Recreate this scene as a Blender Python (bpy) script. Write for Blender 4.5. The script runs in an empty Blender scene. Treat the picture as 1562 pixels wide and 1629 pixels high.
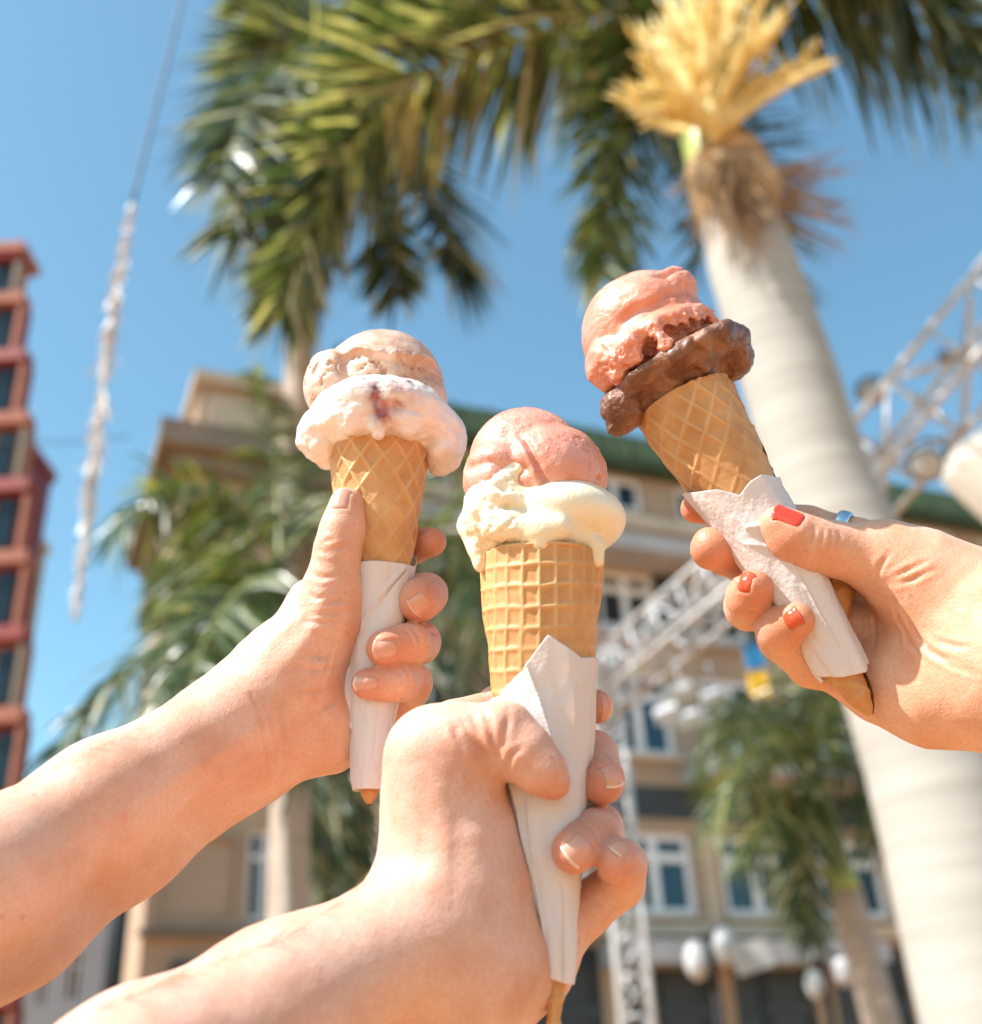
import bpy, math, random
import numpy as np
from mathutils import Vector, Matrix

# ------------------------------------------------------------------ camera, sky, sun, exposure
sc = bpy.context.scene
FPX = 1800.0                      # focal length in photo pixels (photo is 1562 x 1629)
CX, CY = 781.0, 814.5
PITCH, ROLL = math.radians(28.0), math.radians(2.9)
CAM = np.array([0.0, 0.0, 1.62])
_fw = np.array([0, math.cos(PITCH), math.sin(PITCH)])
_up0 = np.array([0, -math.sin(PITCH), math.cos(PITCH)])
_rt0 = np.array([1.0, 0, 0])
RT = math.cos(ROLL)*_rt0 - math.sin(ROLL)*_up0
UP = math.cos(ROLL)*_up0 + math.sin(ROLL)*_rt0
FW = _fw
cam_d = bpy.data.cameras.new('camera')
cam = bpy.data.objects.new('camera', cam_d)
sc.collection.objects.link(cam)
cam.matrix_world = Matrix((
    (RT[0], UP[0], -FW[0], CAM[0]), (RT[1], UP[1], -FW[1], CAM[1]),
    (RT[2], UP[2], -FW[2], CAM[2]), (0, 0, 0, 1)))
cam_d.sensor_fit = 'HORIZONTAL'
cam_d.sensor_width = 36.0
cam_d.lens = FPX/1562.0*36.0
cam_d.clip_start = 0.02
cam_d.clip_end = 3000
cam_d.dof.use_dof = True
cam_d.dof.focus_distance = 0.486
cam_d.dof.aperture_fstop = 6.8
sc.camera = cam

SUN_EL, SUN_A = math.radians(48), math.radians(23)
S = Vector((-math.cos(SUN_EL)*math.cos(SUN_A), -math.cos(SUN_EL)*math.sin(SUN_A), math.sin(SUN_EL)))
w = bpy.data.worlds.new('World'); sc.world = w; w.use_nodes = True
nt = w.node_tree; nt.nodes.clear()
sky = nt.nodes.new('ShaderNodeTexSky'); sky.sky_type = 'NISHITA'; sky.sun_disc = False
sky.sun_elevation = SUN_EL; sky.sun_rotation = math.atan2(S.x, S.y)
sky.altitude = 0; sky.air_density = 1.0; sky.dust_density = 1.0; sky.ozone_density = 1.0
bg = nt.nodes.new('ShaderNodeBackground'); bg.inputs[1].default_value = 0.142
wo = nt.nodes.new('ShaderNodeOutputWorld')
tint = nt.nodes.new('ShaderNodeMix'); tint.data_type = 'RGBA'; tint.blend_type = 'MULTIPLY'; tint.inputs[0].default_value = 1.0
tint.inputs[7].default_value = (.82, 1.10, 1.0, 1.0)          # even white balance of the whole sky
nt.links.new(sky.outputs[0], tint.inputs[6]); nt.links.new(tint.outputs[2], bg.inputs[0]); nt.links.new(bg.outputs[0], wo.inputs[0])
sun_d = bpy.data.lights.new('sun', 'SUN'); sun_d.energy = 5.0; sun_d.angle = math.radians(0.53)
sun_d.color = (1.0, 0.96, 0.92)
sun = bpy.data.objects.new('sun', sun_d); sc.collection.objects.link(sun)
sun.rotation_euler = S.to_track_quat('Z', 'Y').to_euler(); sun.location = (-6, -3, 12)
sc.view_settings.view_transform = 'Standard'; sc.view_settings.look = 'None'
sc.view_settings.exposure = 0.82; sc.view_settings.gamma = 1.0
sc.view_settings.use_curve_mapping = False
try:
    sc.cycles.use_denoising = True
except Exception:
    pass

# ------------------------------------------------------------------ small helpers
COL = sc.collection
rng = np.random.default_rng(7)
random.seed(7)

def ray(px, py):
    return FW + RT*((px-CX)/FPX) + UP*((CY-py)/FPX)

def at_y(px, py, y):                      # point on the pixel's ray at forward distance y (world)
    d = ray(px, py); return CAM + d*((y-CAM[1])/d[1])

def cam2world(P):
    P = np.asarray(P, float)
    return CAM + P[..., 0:1]*RT + P[..., 1:2]*UP + P[..., 2:3]*FW

def mesh_obj(name, verts, faces, mat=None, parent=None, smooth=True, origin=None, mats=None, fmat=None):
    verts = np.asarray(verts, float)
    o_ = np.array(origin if origin is not None else (0, 0, 0), float)
    me = bpy.data.meshes.new(name)
    me.from_pydata((verts-o_).tolist(), [], [list(map(int, f)) for f in faces])
    if mats:
        for m in mats: me.materials.append(m)
        if fmat is not None: me.polygons.foreach_set('material_index', np.asarray(fmat, np.int32))
    elif mat: me.materials.append(mat)
    if smooth: me.polygons.foreach_set('use_smooth', np.ones(len(me.polygons), bool))
    me.update()
    ob = bpy.data.objects.new(name, me); COL.objects.link(ob)
    ob.location = o_
    if parent is not None:
        ob.parent = parent
        ob.location = o_ - np.array(parent.matrix_basis.translation)
    return ob

def quads_obj(name, V, Q, **kw):           # fast numpy quad mesh
    me = bpy.data.meshes.new(name); n, m = len(V), len(Q)
    org = np.array(kw.get('origin', (0, 0, 0)), float)
    me.vertices.add(n); me.vertices.foreach_set('co', (V-org).astype(np.float32).ravel())
    me.loops.add(m*4); me.loops.foreach_set('vertex_index', Q.astype(np.int32).ravel())
    me.polygons.add(m); me.polygons.foreach_set('loop_start', np.arange(0, m*4, 4, dtype=np.int32))
    me.polygons.foreach_set('use_smooth', np.ones(m, bool))
    me.update(calc_edges=True); me.validate()
    if kw.get('mat'): me.materials.append(kw['mat'])
    ob = bpy.data.objects.new(name, me); COL.objects.link(ob); ob.location = org
    p = kw.get('parent')
    if p is not None:
        ob.parent = p; ob.location = org - np.array(p.matrix_basis.translation)
    return ob

def empty(name, loc):
    o = bpy.data.objects.new(name, None); COL.objects.link(o); o.location = loc
    o.empty_display_size = 0.05
    return o

def tag(o, label=None, cat=None, group=None, kind=None):
    if label: o['label'] = label
    if cat: o['category'] = cat
    if group: o['group'] = group
    if kind: o['kind'] = kind
    return o

def attr(ob, name, vals):
    a = ob.data.attributes.new(name, 'FLOAT', 'POINT'); a.data.foreach_set('value', np.asarray(vals, np.float32))

class Mat:
    def __init__(s, name):
        s.m = bpy.data.materials.new(name); s.m.use_nodes = True
        s.nt = s.m.node_tree; s.b = s.nt.nodes['Principled BSDF']; s.out = s.nt.nodes['Material Output']
        s.tc = s.nt.nodes.new('ShaderNodeTexCoord')
    def n(s, t, **kw):
        nd = s.nt.nodes.new(t)
        for k, v in kw.items():
            if k[0] == 'i' and k[1:].isdigit(): nd.inputs[int(k[1:])].default_value = v
            else: setattr(nd, k, v)
        return nd
    def l(s, a, b): s.nt.links.new(a, b)
    def noise(s, scale, detail=4, rough=.55, coord='Object', dist=0):
        nd = s.n('ShaderNodeTexNoise'); nd.inputs['Scale'].default_value = scale
        nd.inputs['Detail'].default_value = detail; nd.inputs['Roughness'].default_value = rough
        nd.inputs['Distortion'].default_value = dist
        s.l(s.tc.outputs[coord], nd.inputs['Vector']); return nd.outputs[0]
    def ramp(s, fac, stops):
        nd = s.n('ShaderNodeValToRGB'); cr = nd.color_ramp
        while len(cr.elements) < len(stops): cr.elements.new(.5)
        for e, (p, c) in zip(cr.elements, stops):
            e.position = p; e.color = (*c, 1) if len(c) == 3 else c
        s.l(fac, nd.inputs[0]); return nd.outputs[0]
    def mix(s, fac, a, b, mode='MIX'):
        nd = s.n('ShaderNodeMix', data_type='RGBA', blend_type=mode)
        for v, i in ((fac, 0), (a, 6), (b, 7)):
            if hasattr(v, 'is_output') or isinstance(v, bpy.types.NodeSocket): s.l(v, nd.inputs[i])
            else: nd.inputs[i].default_value = v if i == 0 else ((*v, 1) if len(v) == 3 else v)
        return nd.outputs[2]
    def attr(s, name):
        nd = s.n('ShaderNodeAttribute', attribute_name=name); return nd.outputs['Fac']
    def math(s, op, a, b=0.0):
        nd = s.n('ShaderNodeMath', operation=op)
        for v, i in ((a, 0), (b, 1)):
            if isinstance(v, bpy.types.NodeSocket): s.l(v, nd.inputs[i])
            else: nd.inputs[i].default_value = v
        return nd.outputs[0]
    def bump(s, h, strength=.3, dist=.001, prev=None):
        nd = s.n('ShaderNodeBump'); nd.inputs['Strength'].default_value = strength
        nd.inputs['Distance'].default_value = dist; s.l(h, nd.inputs['Height'])
        if prev is not None: s.l(prev, nd.inputs['Normal'])
        s.l(nd.outputs[0], s.b.inputs['Normal']); return nd.outputs[0]
    def set(s, **kw):
        for k, v in kw.items():
            k = k.replace('_', ' ')
            if isinstance(v, bpy.types.NodeSocket): s.l(v, s.b.inputs[k])
            else:
                if isinstance(v, tuple) and len(v) == 3 and k != 'Subsurface Radius': v = (*v, 1)
                s.b.inputs[k].default_value = v
        return s

def plain(name, c, rough=.6, var=.12, scale=3.0, metal=0.0, spec=.4, bump=None):
    m = Mat(name); f = m.noise(scale, 5)
    a = tuple(max(0, x*(1-var)) for x in c); b = tuple(min(1, x*(1+var)) for x in c)
    m.set(Base_Color=m.ramp(f, [(.3, a), (.7, b)]), Roughness=rough, Metallic=metal)
    m.b.inputs['Specular IOR Level'].default_value = spec
    if bump: m.bump(m.noise(bump[0], 5), bump[1], bump[2])
    return m.m

# ------------------------------------------------------------------ numpy noise
def _hash(ix, iy, iz, seed):
    n = (ix.astype(np.int64)*374761393 + iy.astype(np.int64)*668265263 + iz.astype(np.int64)*2147483647 + seed*1274126177) & 0xffffffff
    n = ((n ^ (n >> 13))*1274126177) & 0xffffffff
    n = ((n ^ (n >> 16))*2246822519) & 0xffffffff
    return ((n ^ (n >> 15)) & 0xffff)/65535.0

def vnoise(P, freq, seed=0):
    q = P*freq + 1000.0; i = np.floor(q).astype(np.int64); f = q-i; f = f*f*f*(f*(f*6-15)+10)
    r = 0
    for dx in (0, 1):
        wx = f[..., 0] if dx else 1-f[..., 0]
        for dy in (0, 1):
            wy = f[..., 1] if dy else 1-f[..., 1]
            for dz in (0, 1):
                wz = f[..., 2] if dz else 1-f[..., 2]
                r = r + wx*wy*wz*_hash(i[..., 0]+dx, i[..., 1]+dy, i[..., 2]+dz, seed)
    return r*2-1

def fbm(P, freq, octv=4, seed=0, gain=.5):
    r, a, t = 0, 1.0, 0
    for o in range(octv):
        r = r + a*vnoise(P, freq*2**o, seed+o*17); t += a; a *= gain
    return r/t

# ------------------------------------------------------------------ implicit surfaces
def smin(a, b, k):
    h = np.clip(.5+.5*(b-a)/k, 0, 1)
    return b+(a-b)*h-k*h*(1-h)

class Grid:
    def __init__(s, lo, hi, h):
        s.lo = np.asarray(lo, float); s.h = h
        s.n = np.ceil((np.asarray(hi)-s.lo)/h).astype(int)+1
        s.ax = [s.lo[i]+np.arange(s.n[i])*h for i in range(3)]
    def new(s): return np.full(s.n, .05, np.float32)
    def box(s, lo, hi):
        a = np.clip(np.floor((lo-s.lo)/s.h).astype(int), 0, s.n-1)
        b = np.clip(np.ceil((hi-s.lo)/s.h).astype(int)+1, 1, s.n)
        if np.any(b <= a): return None
        sl = tuple(slice(a[i], b[i]) for i in range(3))
        X, Y, Z = np.meshgrid(*[s.ax[i][sl[i]].astype(np.float32) for i in range(3)], indexing='ij')
        return sl, X, Y, Z
    def cone(s, A, a, b, ra, rb, k):
        a = np.asarray(a); b = np.asarray(b); r = max(ra, rb)+k+4*s.h
        bx = s.box(np.minimum(a, b)-r, np.maximum(a, b)+r)
        if bx is None: return
        sl, X, Y, Z = bx; d = b-a; L2 = float(d@d)+1e-12
        t = np.clip(((X-a[0])*d[0]+(Y-a[1])*d[1]+(Z-a[2])*d[2])/L2, 0, 1)
        q = np.sqrt((X-a[0]-t*d[0])**2+(Y-a[1]-t*d[1])**2+(Z-a[2]-t*d[2])**2)-(ra+(rb-ra)*t)
        A[sl] = smin(A[sl], q, k)
    def ell(s, A, c, M, k, op='add', extra=None):
        # ellipsoid: rows of M are unit axis / semi-axis length
        c = np.asarray(c); rad = 1/np.linalg.norm(M, axis=1).min()
        r = rad+k+4*s.h
        bx = s.box(c-r, c+r)
        if bx is None: return
        sl, X, Y, Z = bx; X = X-c[0]; Y = Y-c[1]; Z = Z-c[2]
        u = [M[i, 0]*X+M[i, 1]*Y+M[i, 2]*Z for i in range(3)]
        k0 = np.sqrt(u[0]**2+u[1]**2+u[2]**2)+1e-9
        sm = 1/np.linalg.norm(M, axis=1)
        k1 = np.sqrt((u[0]/sm[0])**2+(u[1]/sm[1])**2+(u[2]/sm[2])**2)+1e-9
        q = k0*(k0-1)/k1
        if extra is not None: q = np.maximum(q, extra(X+c[0], Y+c[1], Z+c[2]))
        if op == 'add': A[sl] = smin(A[sl], q, k)
        else: A[sl] = -smin(-A[sl], q, k)
    def sample(s, A, P):
        q = (np.atleast_2d(P)-s.lo)/s.h; i = np.clip(np.floor(q).astype(int), 0, s.n-2); f = q-i; r = 0
        for dx in (0, 1):
            for dy in (0, 1):
                for dz in (0, 1):
                    wgt = (f[:, 0] if dx else 1-f[:, 0])*(f[:, 1] if dy else 1-f[:, 1])*(f[:, 2] if dz else 1-f[:, 2])
                    r = r + wgt*A[i[:, 0]+dx, i[:, 1]+dy, i[:, 2]+dz]
        return r
    def grad(s, A, P):
        e = s.h*1.5; P = np.atleast_2d(P)
        g = np.stack([s.sample(A, P+np.eye(3)[i]*e)-s.sample(A, P-np.eye(3)[i]*e) for i in range(3)], 1)
        return g/(np.linalg.norm(g, axis=1, keepdims=True)+1e-12)
    def march(s, A, px, py, z0=.2, z1=.8):
        d = np.array([(px-CX)/FPX, (CY-py)/FPX, 1.0]); z = np.arange(z0, z1, s.h*.4)
        P = d[None]*z[:, None]
        ok = np.all((P > s.lo) & (P < s.lo+(s.n-2)*s.h), axis=1); P = P[ok]
        if not len(P): return None
        v = s.sample(A, P); i = np.where(v < 0)[0]
        return P[i[0]] if len(i) else None
    def mesh(s, A, smooth=3, lam=.5):
        n = s.n; m = A < 0
        c = np.zeros(n-1, np.int8)
        cor = [(x, y, z) for x in (0, 1) for y in (0, 1) for z in (0, 1)]
        for x, y, z in cor: c += m[x:n[0]-1+x, y:n[1]-1+y, z:n[2]-1+z]
        I = np.argwhere((c > 0) & (c < 8)); N = len(I)
        idx = np.full(n-1, -1, np.int64); idx[tuple(I.T)] = np.arange(N)
        acc = np.zeros((N, 3)); cnt = np.zeros(N)
        for a in cor:
            for ax in range(3):
                if a[ax]: continue
                b = list(a); b[ax] = 1
                va = A[tuple((I+np.array(a)).T)].astype(float); vb = A[tuple((I+np.array(b)).T)].astype(float)
                cr = (va < 0) != (vb < 0); t = np.where(cr, va/(va-vb+1e-20), 0)
                p = np.array(a, float)[None].repeat(N, 0); p[:, ax] += t
                acc += p*cr[:, None]; cnt += cr
        V = s.lo+(I+acc/cnt[:, None])*s.h
        Q = []
        for ax in range(3):
            sl0 = [slice(None)]*3; sl1 = [slice(None)]*3; sl0[ax] = slice(0, -1); sl1[ax] = slice(1, None)
            e0, e1 = m[tuple(sl0)], m[tuple(sl1)]
            for flip in (0, 1):
                E = np.argwhere((e0 & ~e1) if not flip else (~e0 & e1))
                o1, o2 = [(1, 2), (2, 0), (0, 1)][ax]
                ok = (E[:, o1] > 0) & (E[:, o2] > 0) & (E[:, o1] < n[o1]-1) & (E[:, o2] < n[o2]-1); E = E[ok]
                d1 = np.eye(3, dtype=int)[o1]; d2 = np.eye(3, dtype=int)[o2]
                q = [idx[tuple((E-d1-d2).T)], idx[tuple((E-d2).T)], idx[tuple(E.T)], idx[tuple((E-d1).T)]]
                q = np.stack(q if not flip else q[::-1], 1); Q.append(q[(q >= 0).all(1)])
        Q = np.concatenate(Q)
        V = lap(V, Q, smooth, lam)
        return V, Q

def lap(V, Q, it, lam):
    if it == 0: return V
    a = np.concatenate([Q[:, i] for i in range(4)]); b = np.concatenate([Q[:, (i+1) % 4] for i in range(4)])
    s_, d_ = np.concatenate([a, b]), np.concatenate([b, a]); deg = np.maximum(np.bincount(s_, minlength=len(V)), 1)
    for k in range(it):
        nb = np.stack([np.bincount(s_, weights=V[d_, i], minlength=len(V)) for i in range(3)], 1)/deg[:, None]
        V = V+(lam if k % 2 == 0 else -lam*1.04)*(nb-V)
    return V

class Hold:                                   # a hand-and-cone frame: depth follows the lean of the held cone
    def __init__(s, D0, yc, tilt=20):
        s.D0, s.yc = D0, yc; s.s = math.tan(math.radians(tilt))*D0/FPX; s.u = D0/FPX
    def D(s, py, dz=0): return s.D0+(s.yc-py)*s.s+dz*.01
    def p(s, px, py, dz=0):
        d = s.D(py, dz); return np.array([(px-CX)/FPX*d, (CY-py)/FPX*d, d])
    def r(s, rpx, py, dz=0): return rpx*s.D(py, dz)/FPX
# ------------------------------------------------------------------ setting materials
def leafmat(name, lo, mid, hi_, trans=.3):
    m = Mat(name)
    c = m.ramp(m.attr('tint'), [(.0, lo), (.5, mid), (1.0, hi_)])
    m.set(Base_Color=c, Roughness=.34); m.b.inputs['Specular IOR Level'].default_value = .6
    tr_ = m.n('ShaderNodeBsdfTranslucent'); m.l(m.mix(1.0, c, (1.5, 1.5, .5), 'MULTIPLY'), tr_.inputs[0])
    mx = m.n('ShaderNodeMixShader'); mx.inputs[0].default_value = trans
    m.l(m.b.outputs[0], mx.inputs[1]); m.l(tr_.outputs[0], mx.inputs[2]); m.l(mx.outputs[0], m.out.inputs[0])
    return m.m
LEAF = leafmat('palm_leaf', (.020, .040, .018), (.070, .105, .038), (.58, .53, .36))  # pale end of the tint paints sunlit glints on random leaflets
LEAF_Y = leafmat('palm_leaf_young', (.030, .058, .018), (.085, .125, .036), (.34, .35, .15), .3)
LEAF_DRY = leafmat('palm_leaf_dry', (.16, .09, .04), (.26, .16, .08), (.40, .28, .16), .15)
def flower_mat():
    m = Mat('palm_flower'); c = m.ramp(m.noise(5, 4), [(.3, (.92, .68, .22)), (.7, (.95, .84, .46))]); m.set(Base_Color=c, Roughness=.6)
    t_ = m.n('ShaderNodeBsdfTranslucent'); m.l(c, t_.inputs[0]); x_ = m.n('ShaderNodeMixShader'); x_.inputs[0].default_value = .35
    m.l(m.b.outputs[0], x_.inputs[1]); m.l(t_.outputs[0], x_.inputs[2]); m.l(x_.outputs[0], m.out.inputs[0]); return m.m
YELLOW = flower_mat()
RACHIS = plain('palm_rachis', (.22, .24, .07), .45, .25, 5)
SHAFT = plain('palm_crownshaft', (.34, .40, .12), .4, .3, 3)
FIBRE = plain('palm_fibre', (.44, .29, .16), .9, .5, 9, bump=(30, .8, .03))
def trunkmat(name, c):
    m = Mat(name); mp = m.n('ShaderNodeMapping'); mp.inputs['Scale'].default_value = (.5, .5, 7); m.l(m.tc.outputs['Object'], mp.inputs[0])
    nz = m.n('ShaderNodeTexNoise'); nz.inputs['Scale'].default_value = 1.6; nz.inputs['Detail'].default_value = 6; m.l(mp.outputs[0], nz.inputs['Vector'])
    m.set(Base_Color=m.ramp(nz.outputs[0], [(.28, tuple(x*.84 for x in c)), (.5, c), (.75, tuple(min(1, x*1.12) for x in c))]), Roughness=.85)
    m.bump(nz.outputs[0], .5, .02); return m.m
TRUNK = trunkmat('palm_bark', (.37, .34, .305)); TRUNK_B = trunkmat('palm_bark_brown', (.42, .33, .27))
STUCCO = plain('stucco_beige', (.37, .275, .195), .9, .14, .9, bump=(14, .3, .02))
STUCCO_P = plain('stucco_panel', (.43, .31, .22), .9, .10, .8, bump=(14, .3, .02))
STUCCO_T = plain('stucco_trim', (.54, .43, .32), .85, .12, 1.2)
STONE_D = plain('stone_dark', (.22, .18, .14), .9, .25, 1.0)
ROOF_G = plain('green_metal_roof', (.038, .062, .024), .7, .25, 1.2)
GREY_L = plain('grey_ledge', (.42, .43, .45), .8, .15, 1.2)
WHITE_F = plain('white_window_frame', (.74, .75, .77), .5, .06, 2)
GLASS_D = plain('dark_window_glass', (.010, .024, .036), .12, .4, .4, spec=.35)
GLASS_B = plain('blue_window_glass', (.015, .06, .10), .1, .4, .4, spec=.45)
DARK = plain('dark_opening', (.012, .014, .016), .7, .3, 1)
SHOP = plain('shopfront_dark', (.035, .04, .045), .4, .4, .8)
RED = plain('red_cladding', (.22, .036, .03), .6, .2, 1.0)
RED_D = plain('deep_red_cladding', (.17, .016, .022), .55, .2, 1.0)
TERRA = plain('terracotta_band', (.34, .13, .085), .8, .2, 1.5)
PALE = plain('pale_blue_render', (.52, .60, .70), .8, .10, .5)
ALU = plain('truss_aluminium', (.55, .55, .56), .4, .05, 6, metal=.2)
BLACK = plain('black_paint', (.012, .013, .016), .45, .2, 3)
BROWNM = plain('brown_metal', (.20, .12, .06), .45, .3, 9)
def fabric_mat():
    m = Mat('white_fabric'); m.set(Base_Color=(.86, .85, .82), Roughness=.8); m.bump(m.noise(40, 3), .2, .004)
    t_ = m.n('ShaderNodeBsdfTranslucent'); t_.inputs[0].default_value = (.9, .88, .82, 1); x_ = m.n('ShaderNodeMixShader'); x_.inputs[0].default_value = .55
    m.l(m.b.outputs[0], x_.inputs[1]); m.l(t_.outputs[0], x_.inputs[2]); m.l(x_.outputs[0], m.out.inputs[0]); return m.m
WHITE = fabric_mat()
LAMPW = plain('lamp_globe', (.55, .56, .58), .35, .03, 2)
CABLE = plain('cable', (.05, .075, .12), .6, .2, 5)
FOIL = plain('garland_foil', (.70, .62, .57), .5, .3, 25)
BLUE = plain('banner_blue', (.02, .20, .42), .7); YEL = plain('banner_yellow', (.78, .46, .04), .7)

def ground_mat():
    m = Mat('paving'); br = m.n('ShaderNodeTexBrick'); m.l(m.tc.outputs['Object'], br.inputs['Vector'])
    br.inputs['Scale'].default_value = 1.6
    for k, c in (('Color1', (.54, .26, .10, 1)), ('Color2', (.47, .22, .08, 1)), ('Mortar', (.28, .16, .08, 1))): br.inputs[k].default_value = c
    n = m.noise(.7, 6); m.set(Base_Color=m.mix(m.ramp(n, [(.3, (0, 0, 0)), (.75, (.5, .5, .5))]), br.outputs[0], (.37, .19, .085)), Roughness=.85)
    m.bump(br.outputs[1], -.3, .01); return m.m
g_ = mesh_obj('ground', [(-1500, -1500, 0), (1500, -1500, 0), (1500, 1500, 0), (-1500, 1500, 0)], [[0, 1, 2, 3]], ground_mat(), smooth=False)
tag(g_, kind='structure')

# ------------------------------------------------------------------ geometry helpers for the setting
def box_vf(c, ex, ey, ez, off=0):          # centre and three half-extent vectors
    c, ex, ey, ez = map(lambda q: np.asarray(q, float), (c, ex, ey, ez))
    v = [c+sx*ex+sy*ey+sz*ez for sz in (-1, 1) for sx, sy in ((-1, -1), (1, -1), (1, 1), (-1, 1))]
    f = [[0, 3, 2, 1], [4, 5, 6, 7], [0, 1, 5, 4], [1, 2, 6, 5], [2, 3, 7, 6], [3, 0, 4, 7]]
    return v, [[i+off for i in q] for q in f]

def tube(pts, rad, n=10, cap=True):
    pts = np.asarray(pts, float); rad = np.broadcast_to(np.asarray(rad, float), (len(pts),)); V, Fc = [], []
    for i, p in enumerate(pts):
        t = unit(pts[min(i+1, len(pts)-1)]-pts[max(i-1, 0)]); ref = np.array([0, 0, 1.0]) if abs(t[2]) < .9 else np.array([0, 1.0, 0])
        a = unit(np.cross(t, ref)); b = np.cross(t, a)
        for k in range(n):
            an = 2*math.pi*k/n; V.append(p+rad[i]*(math.cos(an)*a+math.sin(an)*b))
    for i in range(len(pts)-1):
        for k in range(n): Fc.append([i*n+k, i*n+(k+1) % n, (i+1)*n+(k+1) % n, (i+1)*n+k])
    if cap: Fc += [list(range(n))[::-1], [(len(pts)-1)*n+k for k in range(n)]]
    return V, Fc

def spline(P, n):
    P = np.asarray(P, float); m = len(P); t = np.linspace(0, m-1, n); i = np.clip(t.astype(int), 0, m-2); f = (t-i)[:, None]
    Pm = np.concatenate([[2*P[0]-P[1]], P, [2*P[-1]-P[-2]]]); p0, p1, p2, p3 = Pm[i], Pm[i+1], Pm[i+2], Pm[i+3]
    return .5*(2*p1+(p2-p0)*f+(2*p0-5*p1+4*p2-p3)*f**2+(3*p1-p0-3*p2+p3)*f**3)

def unit(v): return v/(np.linalg.norm(v)+1e-12)

def frond(parent, ctrl, L, mat, n=90, wid=.032, plume=.5, droop=.5, seed=0, rad=.022, asp=(.42, 1.0), bright=0.0, sides=(1, -1)):
    rg = np.random.default_rng(seed); C = spline(ctrl, 60); org = C[0]
    rv, rf = tube(C, np.linspace(rad, rad*.22, 60), 6)
    fr = mesh_obj('frond', rv, rf, RACHIS, parent, origin=org)
    T = np.gradient(C, axis=0); T /= np.linalg.norm(T, axis=1, keepdims=True)
    V, Fc, tint = [], [], []
    for k in range(n):
        s_ = .10+.90*(k+.5)/n
        for sg in sides:
            ss = min(.999, s_+rg.normal(0, .004)); x = ss*59; i = int(x); f = x-i
            p = C[i]*(1-f)+C[min(i+1, 59)]*f; t = T[i]
            B = np.cross(t, [0, 0, 1.0]); B = unit(B) if np.linalg.norm(B) > .15 else unit(np.cross(t, [0, 1.0, .2])); N = np.cross(B, t)
            if N[2] < 0: N = -N
            al = math.radians(18+34*ss+rg.normal(0, 8)); el = rg.normal(.05, plume)
            d = unit(math.cos(al)*sg*B+math.sin(al)*t+el*N)
            ln = L*(asp[0]+(asp[1]-asp[0])*math.sin(math.pi*min(1, .15+.85*ss)**.8))*rg.uniform(.75, 1.1)
            w_ = wid*rg.uniform(.7, 1.15); ax_ = unit(np.cross(d, N)*math.cos(rg.normal(0, .5))+N*math.sin(rg.normal(0, .6)))
            b = len(V); g_d = droop*rg.uniform(.5, 1.4); tn = np.clip(rg.beta(.75, 1.25)+bright, 0, 1)
            for j, (q, ww) in enumerate(((0, .45), (.25, 1), (.55, .9), (.8, .55), (1.0, .06))):
                c = p+d*ln*q*(1-.12*g_d*q)+np.array([0, 0, -1])*g_d*ln*q*q
                V += [c+ax_*w_*.5*ww, c-ax_*w_*.5*ww]; tint += [tn, tn]
                if j: Fc.append([b+2*j-2, b+2*j-1, b+2*j+1, b+2*j])
    lf = mesh_obj('leaflets', V, Fc, mat, fr, smooth=False, origin=org); lf.location = (0, 0, 0); tag(lf, kind='stuff')
    attr(lf, 'tint', tint)
    return fr

def trunk_mesh(parent, pts, rads, mat, name='trunk', rings=.10, n=28):
    P = spline(pts, 90); R = np.interp(np.linspace(0, 1, 90), np.linspace(0, 1, len(rads)), rads)
    seg = np.concatenate([[0], np.cumsum(np.linalg.norm(np.diff(P, axis=0), axis=1))])
    R = R*(1+.004*np.sin(seg/rings*2*math.pi))+.004*rng.normal(0, 1, 90)*R
    v, f = tube(P, R, n); return mesh_obj(name, v, f, mat, parent, origin=P[0])

def px_r(px, py, y, rpx):
    d = ray(px, py); t = (y-CAM[1])/d[1]; return rpx*t/FPX

def to_ground(a, b):                         # extend the line a->b down to z = 0
    d = b-a; return a+d*(-a[2]/d[2])

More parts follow.
